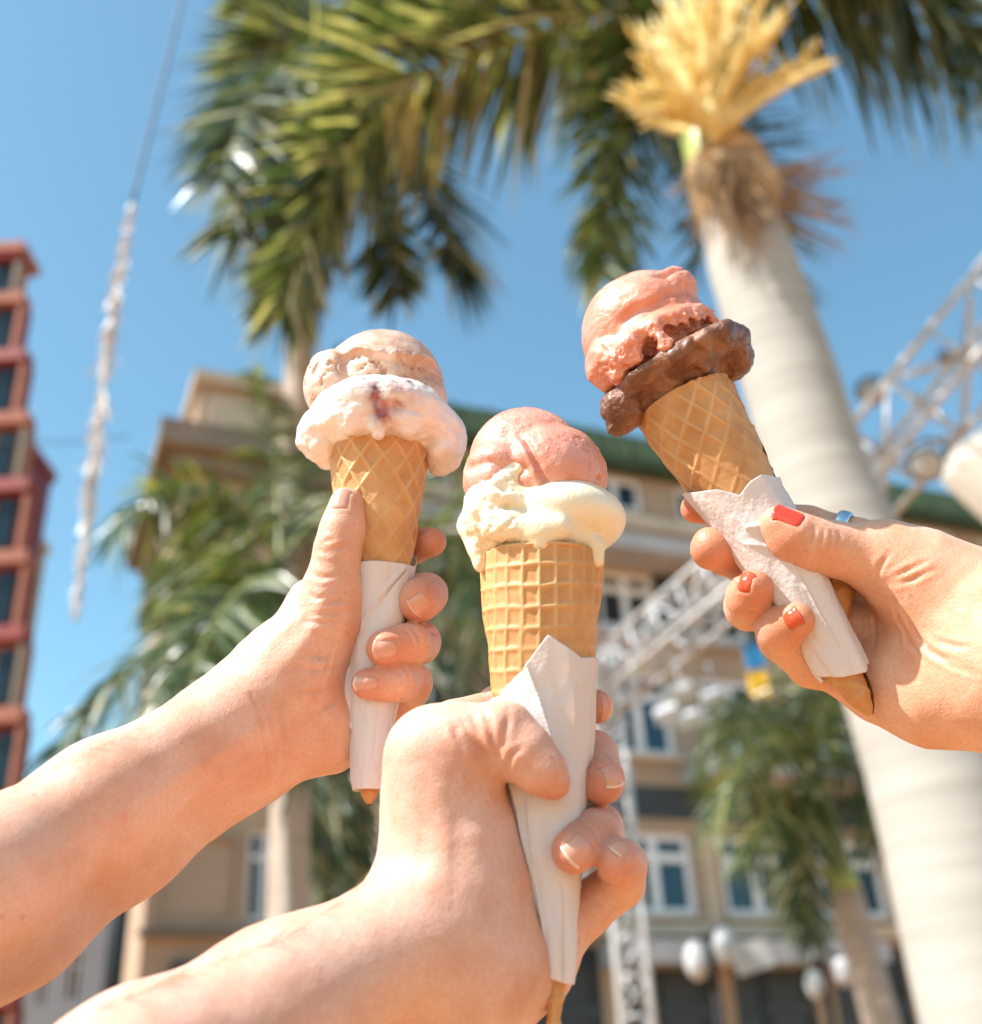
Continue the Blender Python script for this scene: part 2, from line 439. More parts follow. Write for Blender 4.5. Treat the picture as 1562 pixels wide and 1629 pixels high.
# ------------------------------------------------------------------ buildings
E = np.array([math.sin(math.radians(67)), math.cos(math.radians(67)), 0]); NRM = np.array([E[1], -E[0], 0]); Z = np.array([0, 0, 1.0])
class Facade:
    def __init__(s, px, py, y): s.O = at_y(px, py, y); s.O[2] = 0
    def hit(s, px, py):
        d = ray(px, py); t = ((s.O-CAM)@NRM)/(d@NRM); p = CAM+d*t; return float((p-s.O)@E), float(p[2])
    def pt(s, a, z, out=0.0): return s.O+E*a+Z*z+NRM*out
    def box(s, name, a0, a1, z0, z1, o0, o1, mat, parent):
        c = s.pt((a0+a1)/2, (z0+z1)/2, (o0+o1)/2); v, f = box_vf(c, E*(a1-a0)/2, -NRM*(o1-o0)/2, Z*(z1-z0)/2)
        return mesh_obj(name, v, f, mat, parent, smooth=False, origin=s.pt((a0+a1)/2, z0, o0))
    def wall(s, name, a0, a1, z0, z1, holes, mat, parent, rec=.22, depth=10.0):
        A_s = sorted({a0, a1, *[h[0] for h in holes], *[h[1] for h in holes]}); Zs = sorted({z0, z1, *[h[2] for h in holes], *[h[3] for h in holes]})
        V, Fc = [], []
        def quad(*p):
            b = len(V); V.extend(p); Fc.append([b, b+1, b+2, b+3])
        for i in range(len(A_s)-1):
            for j in range(len(Zs)-1):
                ca_, cz_ = (A_s[i]+A_s[i+1])/2, (Zs[j]+Zs[j+1])/2
                if any(h[0] < ca_ < h[1] and h[2] < cz_ < h[3] for h in holes): continue
                quad(s.pt(A_s[i], Zs[j]), s.pt(A_s[i+1], Zs[j]), s.pt(A_s[i+1], Zs[j+1]), s.pt(A_s[i], Zs[j+1]))
        for h in holes:
            c = [(h[0], h[2]), (h[1], h[2]), (h[1], h[3]), (h[0], h[3])]
            for (p, q) in zip(c, c[1:]+c[:1]): quad(s.pt(*p), s.pt(*p, -rec), s.pt(*q, -rec), s.pt(*q))
        c = [(a0, z0), (a1, z0), (a1, z1), (a0, z1)]
        for (p, q) in zip(c, c[1:]+c[:1]): quad(s.pt(*p), s.pt(*q), s.pt(*q, -depth), s.pt(*p, -depth))
        quad(*[s.pt(*p, -depth) for p in c[::-1]])
        return mesh_obj(name, V, Fc, mat, parent, smooth=False, origin=s.pt((a0+a1)/2, z0))
    def window(s, a0, a1, z0, z1, parent, rec=.18, transom=True, glass=None, frame=None):
        o = -rec; t = .07*(a1-a0)+.03; V, Fc = [], []
        zt = z0+(z1-z0)*.70 if transom else z1-t
        bars = [(a0, a0+t, z0, z1), (a1-t, a1, z0, z1), (a0+t, a1-t, z0, z0+t), (a0+t, a1-t, z1-t, z1)]
        am = (a0+a1)/2; bars.append((am-t*.7, am+t*.7, z0+t, z1-t))
        if transom: bars += [(a0+t, am-t*.7, zt-t*.6, zt+t*.6), (am+t*.7, a1-t, zt-t*.6, zt+t*.6)]
        for (p, q, r_, u_) in bars:
            v, f = box_vf(s.pt((p+q)/2, (r_+u_)/2, o+.03), E*(q-p)/2, -NRM*.05, Z*(u_-r_)/2, len(V)); V += v; Fc += f
        wo_ = mesh_obj('window', V, Fc, frame or WHITE_F, parent, smooth=False, origin=s.pt(am, z0, o))
        for (p, q) in ((a0+t, am-t*.7), (am+t*.7, a1-t)):
            for (r_, u_) in (((z0+t, zt-t*.6), (zt+t*.6, z1-t)) if transom else ((z0+t, z1-t),)):
                v, f = box_vf(s.pt((p+q)/2, (r_+u_)/2, o), E*(q-p)/2, -NRM*.012, Z*(u_-r_)/2)
                pn = mesh_obj('pane', v, f, glass or (GLASS_B if rng.random() < .45 else GLASS_D), None, smooth=False, origin=s.pt((p+q)/2, r_, o))
                pn.parent = wo_; pn.location = np.array(pn.location)-s.pt(am, z0, o)
        return wo_

# long block with the green roof
MB = Facade(1000, 1500, 29)
mb = tag(empty('apartment_building', MB.pt(0, 0)), 'long beige building with green metal roof and white windows behind the trusses', 'building')
zz = lambda y: MB.hit(1000, y)[1]
aL, aR = MB.hit(560, 1300)[0], MB.hit(1900, 1300)[0]
w1, w2 = MB.hit(1045, 1390)[0], MB.hit(1205, 1390)[0]; pit = w2-w1
cent = [w1+pit*k for k in range(-12, 14) if aL+1.2 < w1+pit*k < aR-1.2]
holes, wins = [], []
for (yb, yt, ww) in ((1455, 1322, .36), (1200, 1066, .34), (1000, 912, .30), (812, 762, .30)):
    for c in cent: holes.append((c-pit*ww, c+pit*ww, zz(yb), zz(yt))); wins.append(yb > 900)
shop0, shop1 = .35, zz(1505)
for k in range(len(cent)): holes.append((cent[k]-pit*.40, cent[k]+pit*.40, .3, shop1))
MB.wall('wall', aL, aR, 0, zz(756), holes, STUCCO, mb, .35)
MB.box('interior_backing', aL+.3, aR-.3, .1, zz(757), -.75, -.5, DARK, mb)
for k, (h, tr_ok) in enumerate(zip(holes, wins)): MB.window(*h, mb, transom=tr_ok, glass=DARK if k//len(cent) == 2 else None)
for k in range(len(cent)):
    h = holes[len(wins)+k]; MB.window(*h, mb, transom=True, glass=SHOP, frame=SHOP)
MB.box('cornice', aL-.3, aR+.3, zz(905), zz(882), .003, 1.3, GREY_L, mb)
MB.box('cornice', aL-.2, aR+.2, zz(842), zz(826), .003, .30, STUCCO_T, mb)
MB.box('ledge', aL, aR, zz(1018), zz(1006), .003, .35, GREY_L, mb)
MB.box('balcony_slab', aL+pit*3, aR, zz(1246), zz(1222), .003, 1.7, GREY_L, mb)
MB.box('ledge', aL, aR, zz(1490), zz(1470), .003, .30, STUCCO_T, mb)
MB.box('awning', w1-pit*.6, w1+pit*1.9, zz(1542), zz(1506), .003, 1.3, GREY_L, mb)
MB.box('painted_balcony_shade', aL+.1, aR-.1, zz(1300), zz(1248), .003, .03, SHOP, mb)  # dark sheet that paints in the shade under the balcony slab
for a_, b_ in zip(cent[:-1], cent[1:]): MB.box('painted_recess_shade', a_+pit*.31, b_-pit*.31, zz(1003), zz(908), .003, .03, SHOP, mb)  # dark sheets between windows paint in the shaded recess below the cornice
for k, c in enumerate(cent):
    if k % 2 == 0: MB.box('pilaster', c+pit*.44, c+pit*.56, zz(1468), zz(1302), .003, .12, STUCCO_T, mb)
    for yb in (1455, 1200): MB.box('sill', c-pit*.40, c+pit*.40, zz(yb+8), zz(yb), .003, .22, STUCCO_T, mb)
zr0, zr1 = zz(757), zz(700)
def roof_pt(a, z, o): return MB.pt(a, z, o)
rv = [roof_pt(aL-.3, zr0, .6), roof_pt(aR+.3, zr0, .6), roof_pt(aR+.3, zr0+.3, .6), roof_pt(aL-.3, zr0+.3, .6), roof_pt(aR+.3, zr1, .25), roof_pt(aL-.3, zr1, .25), roof_pt(aR+.3, zr1, -10), roof_pt(aL-.3, zr1, -10), roof_pt(aR+.3, zr0, -10), roof_pt(aL-.3, zr0, -10)]
rf_ = mesh_obj('roof', rv, [[0, 1, 2, 3], [3, 2, 4, 5], [5, 4, 6, 7], [7, 6, 8, 9], [1, 0, 9, 8], [0, 3, 5, 7, 9], [1, 8, 6, 4, 2]], ROOF_G, mb, smooth=False, origin=roof_pt(0, zr0, 0))
for k in range(int((aR-aL)/1.1)):
    a = aL+k*1.1+.5; v, f = box_vf((roof_pt(a, zr0+.3, .6)+roof_pt(a, zr1, .25))/2+NRM*.04, E*.05, (roof_pt(a, zr1, .25)-roof_pt(a, zr0+.3, .6))/2, NRM*.05)
    o = mesh_obj('roof_seam', v, f, ROOF_G, mb, smooth=False, origin=roof_pt(a, zr0, 0))

# corner tower
TB = Facade(350, 1400, 24)
tb = tag(empty('corner_tower', TB.pt(0, 0)), 'stone corner tower with square top and dark overhanging cornice', 'building')
zt = lambda y: TB.hit(350, y)[1]
tl = TB.hit(291, 800)[0]; trt = TB.hit(560, 800)[0]
tw0, tw1 = TB.hit(393, 1400)[0], TB.hit(444, 1400)[0]
th_ = [(tw0, tw1, zt(1462), zt(1318)), (tw0, tw1, zt(1195), zt(1060))]
TB.wall('wall', tl, trt, 0, zt(742), th_, STUCCO_P, tb, .3, 6)
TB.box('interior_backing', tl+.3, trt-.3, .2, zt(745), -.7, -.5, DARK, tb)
for h in th_: TB.window(*h, tb, glass=GLASS_D)
TB.box('cornice', tl-.75, trt+.6, zt(740), zt(704), -6.7, .8, STONE_D, tb)  # shade of the overhang is put into the dark stone colour
TB.box('cornice_moulding', tl-.4, trt+.4, zt(762), zt(741), -6.4, .42, STONE_D, tb)
bl_ = TB.hit(318, 650)[0]
TB.box('attic_block', bl_, trt-.3, zt(703), zt(606), -5, -.35, STUCCO_P, tb)
TB.box('attic_cap', bl_-.2, trt-.1, zt(605), zt(588), -5.2, -.1, STUCCO_T, tb)
TB.box('attic_finial', TB.hit(352, 590)[0], TB.hit(420, 590)[0], zt(587), zt(570), -3, -.8, STUCCO_T, tb)
for (x0, x1, y0, y1) in ((335, 425, 690, 622),):
    a0, a1 = TB.hit(x0, 650)[0], TB.hit(x1, 650)[0]; TB.box('attic_panel', a0, a1, zt(y0), zt(y1), -.348, -.25, STUCCO_T, tb)
p0_, p1_ = TB.hit(243, 1420)[0], TB.hit(385, 1420)[0]; za, zb = zt(1478), zt(1322)
for nm, q in (('panel_frame', (p0_, p0_+.18, za, zb)), ('panel_frame', (p1_-.18, p1_, za, zb)), ('panel_frame', (p0_+.18, p1_-.18, za, za+.22)), ('panel_frame', (p0_+.18, p1_-.18, zb-.2, zb))):
    TB.box(nm, *q, .003, .12, STUCCO, tb)
TB.box('ledge', tl-.1, trt, zt(1492), zt(1482), .003, .3, STONE_D, tb)
TB.box('shop_band', tl+.6, trt-.2, .1, zt(1530), .003, .2, SHOP, tb)
TB.box('ledge', tl-.2, trt+.1, zt(1022), zt(1006), .003, .4, STUCCO_T, tb)
bx0 = TB.hit(238, 935)[0]
TB.box('balcony', bx0, tl-.003, zt(968), zt(900), -2.0, -.2, BLACK, tb)

# pale building far left, bottom
PB = Facade(110, 1550, 34)
pb = tag(empty('pale_building', PB.pt(0, 0)), 'pale blue rendered building seen low beneath the left forearm', 'building')
pa0, pa1 = PB.hit(10, 1560)[0], PB.hit(172, 1560)[0]; zp = lambda y: PB.hit(100, y)[1]
ph_ = [(PB.hit(106, 1550)[0], PB.hit(132, 1550)[0], zp(1592), zp(1512)), (PB.hit(60, 1550)[0], PB.hit(80, 1550)[0], zp(1600), zp(1520))]
PB.wall('wall', pa0, pa1, 0, zp(1380), ph_, PALE, pb, .25, 8)
for h in ph_: PB.window(*h, pb, glass=GLASS_B)
PB.box('roof', pa0-.2, pa1+.2, zp(1379), zp(1368), -8, .3, GREY_L, pb)

# stepped red building and the two blocks behind it
rb = tag(empty('red_building', at_y(10, 1650, 20)*np.array([1, 1, 0])), 'stepped red clad building with pale bands rising at the street edge', 'building')
ys = [402, 470, 560, 660, 765, 880, 1000, 1130, 1270, 1420, 1580, 1740]
def fbox(name, x0, x1, yb_, yt_, Y, dep, mat, parent, rim=None):
    """axis aligned box: right edge on the ray x1 at its mid height"""
    ym = (yb_+yt_)/2; a, b = at_y(x0, ym, Y), at_y(x1, ym, Y); z0, z1 = at_y((x0+x1)/2, yb_, Y)[2], at_y((x0+x1)/2, yt_, Y)[2]
    c = np.array([(a[0]+b[0])/2, Y+dep/2, (z0+z1)/2]); v, f = box_vf(c, (abs(b[0]-a[0])/2, 0, 0), (0, dep/2, 0), (0, 0, (z1-z0)/2))
    return mesh_obj(name, v, f, mat, parent, smooth=False, origin=(c[0], Y, z0))
for k in range(len(ys)-1):
    y0, y1 = ys[k], ys[k+1]; xr = np.interp(y0, [402, 560, 765, 1000, 1740], [41, 46, 52, 44, 20]); h_ = y1-y0
    fbox('spandrel', -260, xr-8, y0+h_*.17, y0, 20, .5, RED if k % 2 == 0 else TERRA, rb)
    fbox('recess_wall', -255, xr-14, y1-.5, y0+h_*.17+.5, 20.3, .5, RED_D if k % 3 else TERRA, rb)
    for j, xx in enumerate((-3, -70, -140)):
        pn = fbox('window', xx-6+j, xx+xr*.45, y1-h_*.08, y0+h_*.26, 20.2, .09, GLASS_D, rb)
    fbox('column', xr-22, xr-14, y1-.6, y0+h_*.17+.6, 20.05, .22, TERRA if k % 3 else STONE_D, rb)
fbox('parapet', -262, 36, 403, 390, 19.95, 1.0, TERRA, rb)
b2 = tag(empty('dark_red_block', at_y(60, 1650, 29)*np.array([1, 1, 0])), 'dark red block standing just behind the stepped red building', 'building')
xe, zt2 = at_y(82, 768, 37)[0], at_y(82, 768, 37)[2]
v, f = box_vf((xe-4, 33, zt2/2), (4, 0, 0), (0, 4, 0), (0, 0, zt2/2)); mesh_obj('wall', v, f, RED_D, b2, smooth=False, origin=(xe-4, 29, 0))
v, f = box_vf((xe-3.95, 32.95, zt2+.2), (4.1, 0, 0), (0, 4.1, 0), (0, 0, .197)); mesh_obj('parapet', v, f, RED, b2, smooth=False, origin=(xe-4, 29, zt2))
for k in range(5):
    for j in range(2):
        v, f = box_vf((xe-1.0-j*2, 28.97, zt2-2-k*3), (.45, 0, 0), (0, .04, 0), (0, 0, .8)); mesh_obj('window', v, f, PALE if (j+k) % 2 else GLASS_B, b2, smooth=False, origin=(xe-1-j*2, 29, zt2-2.8-k*3))
b3 = tag(empty('beige_block', at_y(60, 1650, 38)*np.array([1, 1, 0])), 'narrow beige block at the far end behind the dark red block', 'building')
xe, zt3 = at_y(74, 880, 44)[0], at_y(74, 880, 44)[2]
v, f = box_vf((xe-3, 41, zt3/2), (3, 0, 0), (0, 3, 0), (0, 0, zt3/2)); mesh_obj('wall', v, f, STUCCO, b3, smooth=False, origin=(xe-3, 38, 0))
v, f = box_vf((xe-2.95, 41, zt3+.15), (3.1, 0, 0), (0, 3.1, 0), (0, 0, .147)); mesh_obj('roof', v, f, STUCCO_T, b3, smooth=False, origin=(xe-3, 38, zt3))

# ------------------------------------------------------------------ palms
def palm(label, name='palm_tree', base=None):
    return tag(empty(name, base), label, 'palm tree', 'palms along the street')
# big royal palm
BY = 5.2
cl = [(1145, 235), (1172, 330), (1196, 420), (1257, 607), (1313, 780), (1467, 1160), (1597, 1629)]; cr2 = [50, 55, 68, 75, 79, 106, 128]
tp = [at_y(x, y, BY) for x, y in cl]; trr = [px_r(x, y, BY, r) for (x, y), r in zip(cl, cr2)]
gb = to_ground(tp[-2], tp[-1]); tp.append(gb); trr.append(trr[-1]*1.12)
big = palm('large royal palm with pale trunk and yellow flower spray, standing behind the tilted cone', base=gb)
trunk_mesh(big, tp[1:][::-1], trr[1:][::-1], TRUNK)
# fibre collar
fv, ff = tube(spline([at_y(1140, 238, BY), at_y(1152, 262, BY), at_y(1168, 300, BY), at_y(1178, 345, BY)], 24), px_r(1150, 260, BY, 60)*np.interp(np.linspace(0, 1, 24), [0, .4, .8, 1], [.82, 1.05, 1.08, .98])*(1+.05*rng.normal(0, 1, 24)), 22)
mesh_obj('fibre_collar', fv, ff, FIBRE, big, origin=tp[0])
def strands(name, parent, base_px, tips, Y, r0, mat, seed=0, dy=.5, spread=14, n_each=3, mid=.15):
    rg = np.random.default_rng(seed); V, Fc = [], []
    for (x, y) in tips:
        for _ in range(n_each):
            a = at_y(base_px[0]+rg.normal(0, 8), base_px[1]+rg.normal(0, 6), Y+rg.normal(0, .04)); b = at_y(x+rg.normal(0, spread), y+rg.normal(0, spread), Y+rg.normal(0, dy*.4)-dy*.2)
            m_ = (a+b)/2+np.array([rg.normal(0, .03), rg.normal(0, .05), mid*np.linalg.norm(b-a)*rg.uniform(.4, 1.2)])
            v, f = tube(spline([a, m_, b], 10), np.linspace(r0, r0*.45, 10)*rg.uniform(.6, 1.2), 6); o = len(V); V += list(v); Fc += [[i+o for i in q] for q in f]
            P = spline([a, m_, b], 10)
            for k in range(3, 10):                        # flower branchlets
                for _2 in range(2):
                    e_ = P[k]+unit(b-a)*rg.uniform(.05, .14)+rg.normal(0, .035, 3); v, f = tube([P[k], (P[k]+e_)/2+rg.normal(0, .008, 3), e_], [r0*.28, r0*.24, r0*.08], 4); o = len(V); V += list(v); Fc += [[i+o for i in q] for q in f]
    return mesh_obj(name, V, Fc, mat, parent, origin=at_y(*base_px, Y))
strands('flower_spray', big, (1140, 205), [(1015, 150), (1030, 60), (1058, 55), (1075, 5), (1105, -15), (1135, -25), (1165, -10), (1190, -25), (1215, 15), (1238, 25), (1225, 60), (1300, 95), (1280, 110), (1020, 165), (1090, 60), (1150, 40), (1200, 70), (1040, 100)], BY-.25, .040, YELLOW, 3, n_each=4, dy=.5)
strands('dry_tuft', big, (1205, 290), [(1290, 250), (1330, 330), (1300, 300), (1325, 255), (1270, 350), (1310, 380), (1330, 345)], BY+.15, .012, FIBRE, 5, n_each=3, dy=.3, mid=-.05)
strands('fibre_tuft', big, (1150, 250), [(1108, 335), (1128, 352), (1150, 358), (1175, 362), (1200, 352), (1222, 335), (1098, 300), (1230, 300), (1140, 340), (1190, 345)], BY-.30, .013, FIBRE, 15, n_each=4, dy=.12, mid=.02, spread=9)
sv, sf = tube(spline([at_y(1172, 330, BY), at_y(1130, 235, BY-.02), at_y(1108, 150, BY), at_y(1100, 40, BY)], 20), [px_r(1130, 230, BY, r) for r in np.linspace(50, 30, 20)], 16)
mesh_obj('crownshaft', sv, sf, SHAFT, big, origin=tp[0])
def pf_(pts): return [at_y(x, y, Y) for x, y, Y in pts]
frond(big, pf_([(1112, 30, 5.3), (1000, 8, 5.6), (838, 62, 5.9), (670, 125, 6.1), (540, 255, 6.2), (455, 470, 6.2)]), 1.25, LEAF, 270, .056, .34, .22, 1, .03, bright=.16)
frond(big, pf_([(1105, 20, 5.5), (960, -60, 6.1), (800, -90, 6.6), (660, -40, 6.9), (560, 60, 7.0)]), 1.1, LEAF, 200, .060, .5, .32, 2, .03, bright=.02)
frond(big, pf_([(1100, 60, 5.4), (1040, 60, 5.6), (990, 140, 5.8), (968, 290, 5.9), (962, 440, 5.9)]), .72, LEAF_Y, 170, .042, .5, .55, 3, .024, bright=.1)
frond(big, pf_([(1125, 60, 5.5), (1130, 180, 5.9), (1120, 300, 6.1), (1100, 430, 6.2)]), .50, LEAF, 80, .030, .4, .5, 8, .02)
frond(big, pf_([(1130, 0, 5.2), (1290, -70, 5.1), (1450, -20, 5.0), (1610, 120, 4.9)]), .95, LEAF, 190, .050, .35, .75, 4, .028)
frond(big, pf_([(1150, 150, 5.5), (1200, 260, 5.75), (1232, 400, 5.85), (1240, 560, 5.9)]), .55, LEAF, 70, .020, .25, .1, 5, .02)
frond(big, pf_([(1140, 0, 5.4), (1300, -200, 5.7), (1500, -220, 5.9), (1700, -40, 6.0)]), .75, LEAF, 100, .036, .45, .5, 6, .03)
frond(big, pf_([(1110, 10, 5.4), (1060, -200, 5.9), (960, -320, 6.4), (800, -300, 6.8)]), .75, LEAF, 90, .036, .45, .5, 7, .03)
# palm in front of the tower
def small_palm(label, crown, basepix, Y, r, tmat, fr, L, seed, leaf=LEAF, n=70, shaft=None, wid=.035, plume=.45, droop=.6, name='palm_tree', via=()):
    c = at_y(*crown, Y); b1_ = at_y(*basepix, Y); gb_ = to_ground(at_y(*via[-1], Y) if via else c, b1_); o = palm(label, name, gb_)
    rt = px_r(*crown, Y, r); top = c
    if shaft:
        s1 = at_y(*shaft, Y); v, f = tube(spline([s1, (s1+c)/2, c], 12), np.linspace(rt*1.0, rt*.55, 12), 14); mesh_obj('crownshaft', v, f, SHAFT, o, origin=s1); top = s1
    pv_ = [at_y(x, y, Y) for x, y in via][::-1]; low = at_y(*basepix, Y)
    if via: gb_ = to_ground(pv_[0], low)
    o.location = gb_
    tr0 = [gb_]+(pv_ if via else [gb_*.5+top*.5])+[top]; trunk_mesh(o, tr0, np.linspace(rt*1.35, rt, len(tr0)), tmat, rings=.15, n=18)
    for i, p in enumerate(fr):
        P = [c]+[at_y(x, y, Y+dy) for x, y, dy in p[0]]; frond(o, P, L*(p[1] if len(p) > 1 else 1), p[2] if len(p) > 2 else leaf, n, wid, plume, droop, seed*20+i, .02, bright=p[3] if len(p) > 3 else 0)
    return o
small_palm('tall palm whose dark feathery crown hangs over the cherry scoop cone', (565, 120), (458, 1480), 8.0, 17, TRUNK_B,
    [([(620, 220, -.5), (690, 330, -.8), (730, 440, -.9)],), ([(480, 60, .3), (410, 110, .5), (365, 240, .6)],), ([(480, 150, -.4), (410, 250, -.7), (360, 400, -.8)],),
     ([(520, 230, -.6), (470, 350, -.8), (440, 500, -.9)], .8), ([(500, 20, .6), (440, -20, 1.0), (390, 20, 1.2)],), ([(570, -40, .5), (620, -120, 1.0), (700, -120, 1.3)],), ([(580, 230, .3), (610, 350, .4), (630, 470, .4)], .8, LEAF, .05), ([(470, 100, -.7), (400, 160, -1.3), (350, 290, -1.6)], 1), ([(520, 200, .4), (460, 310, .6), (420, 440, .7)], .9), ([(540, 230, -.2), (500, 360, -.3), (480, 520, -.3)], .55, LEAF_DRY)], 1.0, 12, n=150, wid=.046, droop=.30, plume=.24, via=[(488, 420), (474, 700)])
small_palm('shorter palm with drooping fronds before the stone tower', (445, 890), (459, 1480), 7.2, 8, TRUNK,
    [([(370, 800, -.3), (270, 775, -.6), (185, 850, -.8)], 1, LEAF_Y), ([(350, 960, -.5), (220, 1050, -.9), (95, 1185, -1.2)],), ([(440, 760, .3), (425, 650, .5), (405, 588, .6)], .9, LEAF_Y, .1), ([(400, 1000, -.8), (300, 1090, -1.3), (215, 1190, -1.6)],),
     ([(530, 800, .3), (600, 820, .6), (650, 900, .7)],), ([(480, 760, .5), (500, 640, .9), (530, 560, 1.2)], .9), ([(380, 900, .4), (310, 900, .8), (260, 960, 1.0)], 1, LEAF_Y), ([(470, 1000, -.6), (480, 1100, -.9), (500, 1200, -1.0)],), ([(380, 940, -.9), (330, 1010, -1.6), (300, 1110, -2.0)], 1, LEAF_Y), ([(410, 830, .8), (350, 830, 1.3), (290, 870, 1.5)], .9), ([(420, 960, .3), (390, 1030, .5), (370, 1120, .6)], .9)], .62, 2)
small_palm('palm with a grey trunk between the tower and the green roof', (650, 905), (618, 1400), 12, 22, TRUNK_B,
    [([(720, 800, .3), (765, 800, .5), (800, 880, .6)], 1, LEAF_Y, .1), ([(700, 850, -.4), (750, 920, -.7), (775, 1040, -.9)], 1, LEAF_Y), ([(690, 960, -.3), (730, 1040, -.5), (745, 1130, -.6)],), ([(600, 800, .3), (560, 800, .6), (520, 880, .8)],), ([(650, 800, .5), (690, 730, .9), (750, 740, 1.2)], 1, LEAF_Y, .15), ([(590, 930, -.4), (540, 1000, -.7), (520, 1100, -.9)],), ([(640, 1000, -.5), (650, 1100, -.8), (660, 1200, -.9)],), ([(720, 900, .6), (780, 960, 1.0), (800, 1060, 1.2)],)], .75, 3)
small_palm('low dark palm with hanging fronds beside the white palm trunk', (548, 1190), (585, 1600), 10.5, 20, TRUNK_B,
    [([(530, 1240, -.3), (520, 1330, -.4), (525, 1440, -.4)],), ([(560, 1250, -.2), (565, 1340, -.3), (560, 1450, -.3)],), ([(500, 1180, -.3), (490, 1260, -.5), (500, 1360, -.6)],), ([(600, 1180, .3), (640, 1230, .5), (650, 1320, .6)],), ([(550, 1120, .3), (580, 1090, .7), (630, 1110, .9)],), ([(545, 1260, .3), (535, 1350, .5), (540, 1470, .6)],)], .5, 4)
small_palm('young palm with bright green crownshaft and crown below the right hand', (1292, 1235), (1402, 1629), 12, 24, TRUNK_B,
    [([(1220, 1130, .3), (1150, 1130, .5), (1105, 1240, .6)], 1, LEAF_Y, .15), ([(1240, 1190, -.4), (1180, 1220, -.7), (1130, 1320, -.9)], 1, LEAF_Y, .15), ([(1270, 1120, .4), (1260, 1050, .8), (1225, 1010, 1.0)], 1, LEAF_Y, .1), ([(1320, 1130, .3), (1360, 1100, .6), (1400, 1160, .8)], 1, LEAF_Y, .1), ([(1340, 1200, -.4), (1385, 1260, -.6), (1400, 1350, -.7)], .9, LEAF_Y), ([(1275, 1300, -.3), (1278, 1400, -.4), (1290, 1500, -.4)], .7), ([(1260, 1260, -.6), (1220, 1300, -1.0), (1180, 1370, -1.2)], .9, LEAF_Y, .1), ([(1265, 1310, .2), (1262, 1400, .3), (1272, 1480, .3)], .7), ([(1300, 1150, -.6), (1310, 1090, -1.1), (1330, 1080, -1.4)], 1, LEAF_Y, .2), ([(1240, 1150, -.7), (1190, 1140, -1.3), (1150, 1190, -1.6)], 1, LEAF_Y, .2)], .72, 5, shaft=(1345, 1418))
yp = [o for o in COL.objects if o.get('label', '').startswith('young palm')][0]
strands('flower_spray', yp, (1262, 1262), [(1180, 1318), (1195, 1300), (1210, 1330), (1225, 1300)], 11.8, .03, YELLOW, 9, n_each=2, dy=.3, mid=.1, spread=8)

# ------------------------------------------------------------------ cable, garland, trusses, lamps
GY = 6.0
cb = spline([at_y(310, -120, GY), at_y(290, 0, GY), at_y(250, 165, GY), at_y(211, 322, GY)], 24)
v, f = tube(cb, .013, 8); o = mesh_obj('overhead_cable', v, f, CABLE, origin=cb[0]); tag(o, 'dark steel cable hanging down from above against the sky', 'cable')
gp = spline([at_y(211, 322, GY), at_y(183, 480, GY), at_y(158, 660, GY), at_y(140, 820, GY), at_y(118, 985, GY)], 120)
go = tag(empty('garland', gp[0]), 'ragged pale foil garland dangling below the dark cable', 'garland')
v, f = tube(gp, .010, 6); mesh_obj('cord', v, f, FOIL, go, origin=gp[0])
V, Fc = [], []; rg = np.random.default_rng(4)
for k in range(520):
    i = rg.integers(0, 119); t_ = i/119; wdt = np.interp(t_, [0, .1, .45, .8, 1], [.03, .06, .095, .065, .025])
    p = gp[i]; d = unit(np.array([rg.normal(0, .45), rg.normal(0, .45), -1.3])); s_ = unit(np.cross(d, rg.normal(0, 1, 3))); ln = wdt*rg.uniform(.8, 2.0); b = len(V)
    for q in (0, .5, 1): c = p+d*ln*q+rg.normal(0, .006, 3); V += [c+s_*.011*(1-.5*q), c-s_*.011*(1-.5*q)]
    Fc += [[b, b+1, b+3, b+2], [b+2, b+3, b+5, b+4]]
o = mesh_obj('foil_strips', V, Fc, FOIL, go, smooth=False, origin=gp[0]); tag(o, kind='stuff')
cw = spline([at_y(-60, 700, 14), at_y(80, 704, 14), at_y(205, 695, 14)], 20); v, f = tube(cw, .012, 6)
tag(mesh_obj('thin_wire', v, f, CABLE, origin=cw[0]), 'thin wire crossing from the red building to the garland', 'cable')

def truss(name, label, a, b, wid, bay, r=.026, upv=(0, 0, 1)):
    a, b = np.asarray(a), np.asarray(b); t = unit(b-a); s1 = np.cross(t, upv); s1 = unit(s1) if np.linalg.norm(s1) > .1 else unit(np.cross(t, (0, 1, 0))); s2 = np.cross(s1, t)
    root = tag(empty(name, a), label, 'truss', 'white lattice trusses'); L = np.linalg.norm(b-a); n = max(2, int(L/bay))
    cs = [(1, 1), (1, -1), (-1, -1), (-1, 1)]; off = [(x*s1+y*s2)*wid/2 for x, y in cs]
    for o_ in off:
        v, f = tube([a+o_, b+o_], r, 8); mesh_obj('chord', v, f, ALU, root, origin=a+o_)
    for k in range(n):
        p, q = a+(b-a)*(k/n), a+(b-a)*((k+1)/n)
        for j in range(4):
            o1, o2 = off[j], off[(j+1) % 4]
            v, f = tube([p+o1, q+o2] if (k+j) % 2 == 0 else [p+o2, q+o1], r*.55, 6); mesh_obj('brace', v, f, ALU, root, origin=p+o1)
            v, f = tube([p+o1, p+o2], r*.6, 6); mesh_obj('rung', v, f, ALU, root, origin=p+o1)
    return root
tv = at_y(985, 1330, 14); top_z = at_y(958, 1010, 14)[2]
truss('lattice_mast', 'upright white lattice mast beside the middle hand and vanilla cone', (tv[0], tv[1], 0), (tv[0], tv[1], top_z), .34, .42, .034)
truss('lattice_truss', 'white lattice truss sloping up from the mast toward the palm trunk', at_y(925, 1120, 13.5), at_y(1290, 815, 10.5), .52, .42, .034)
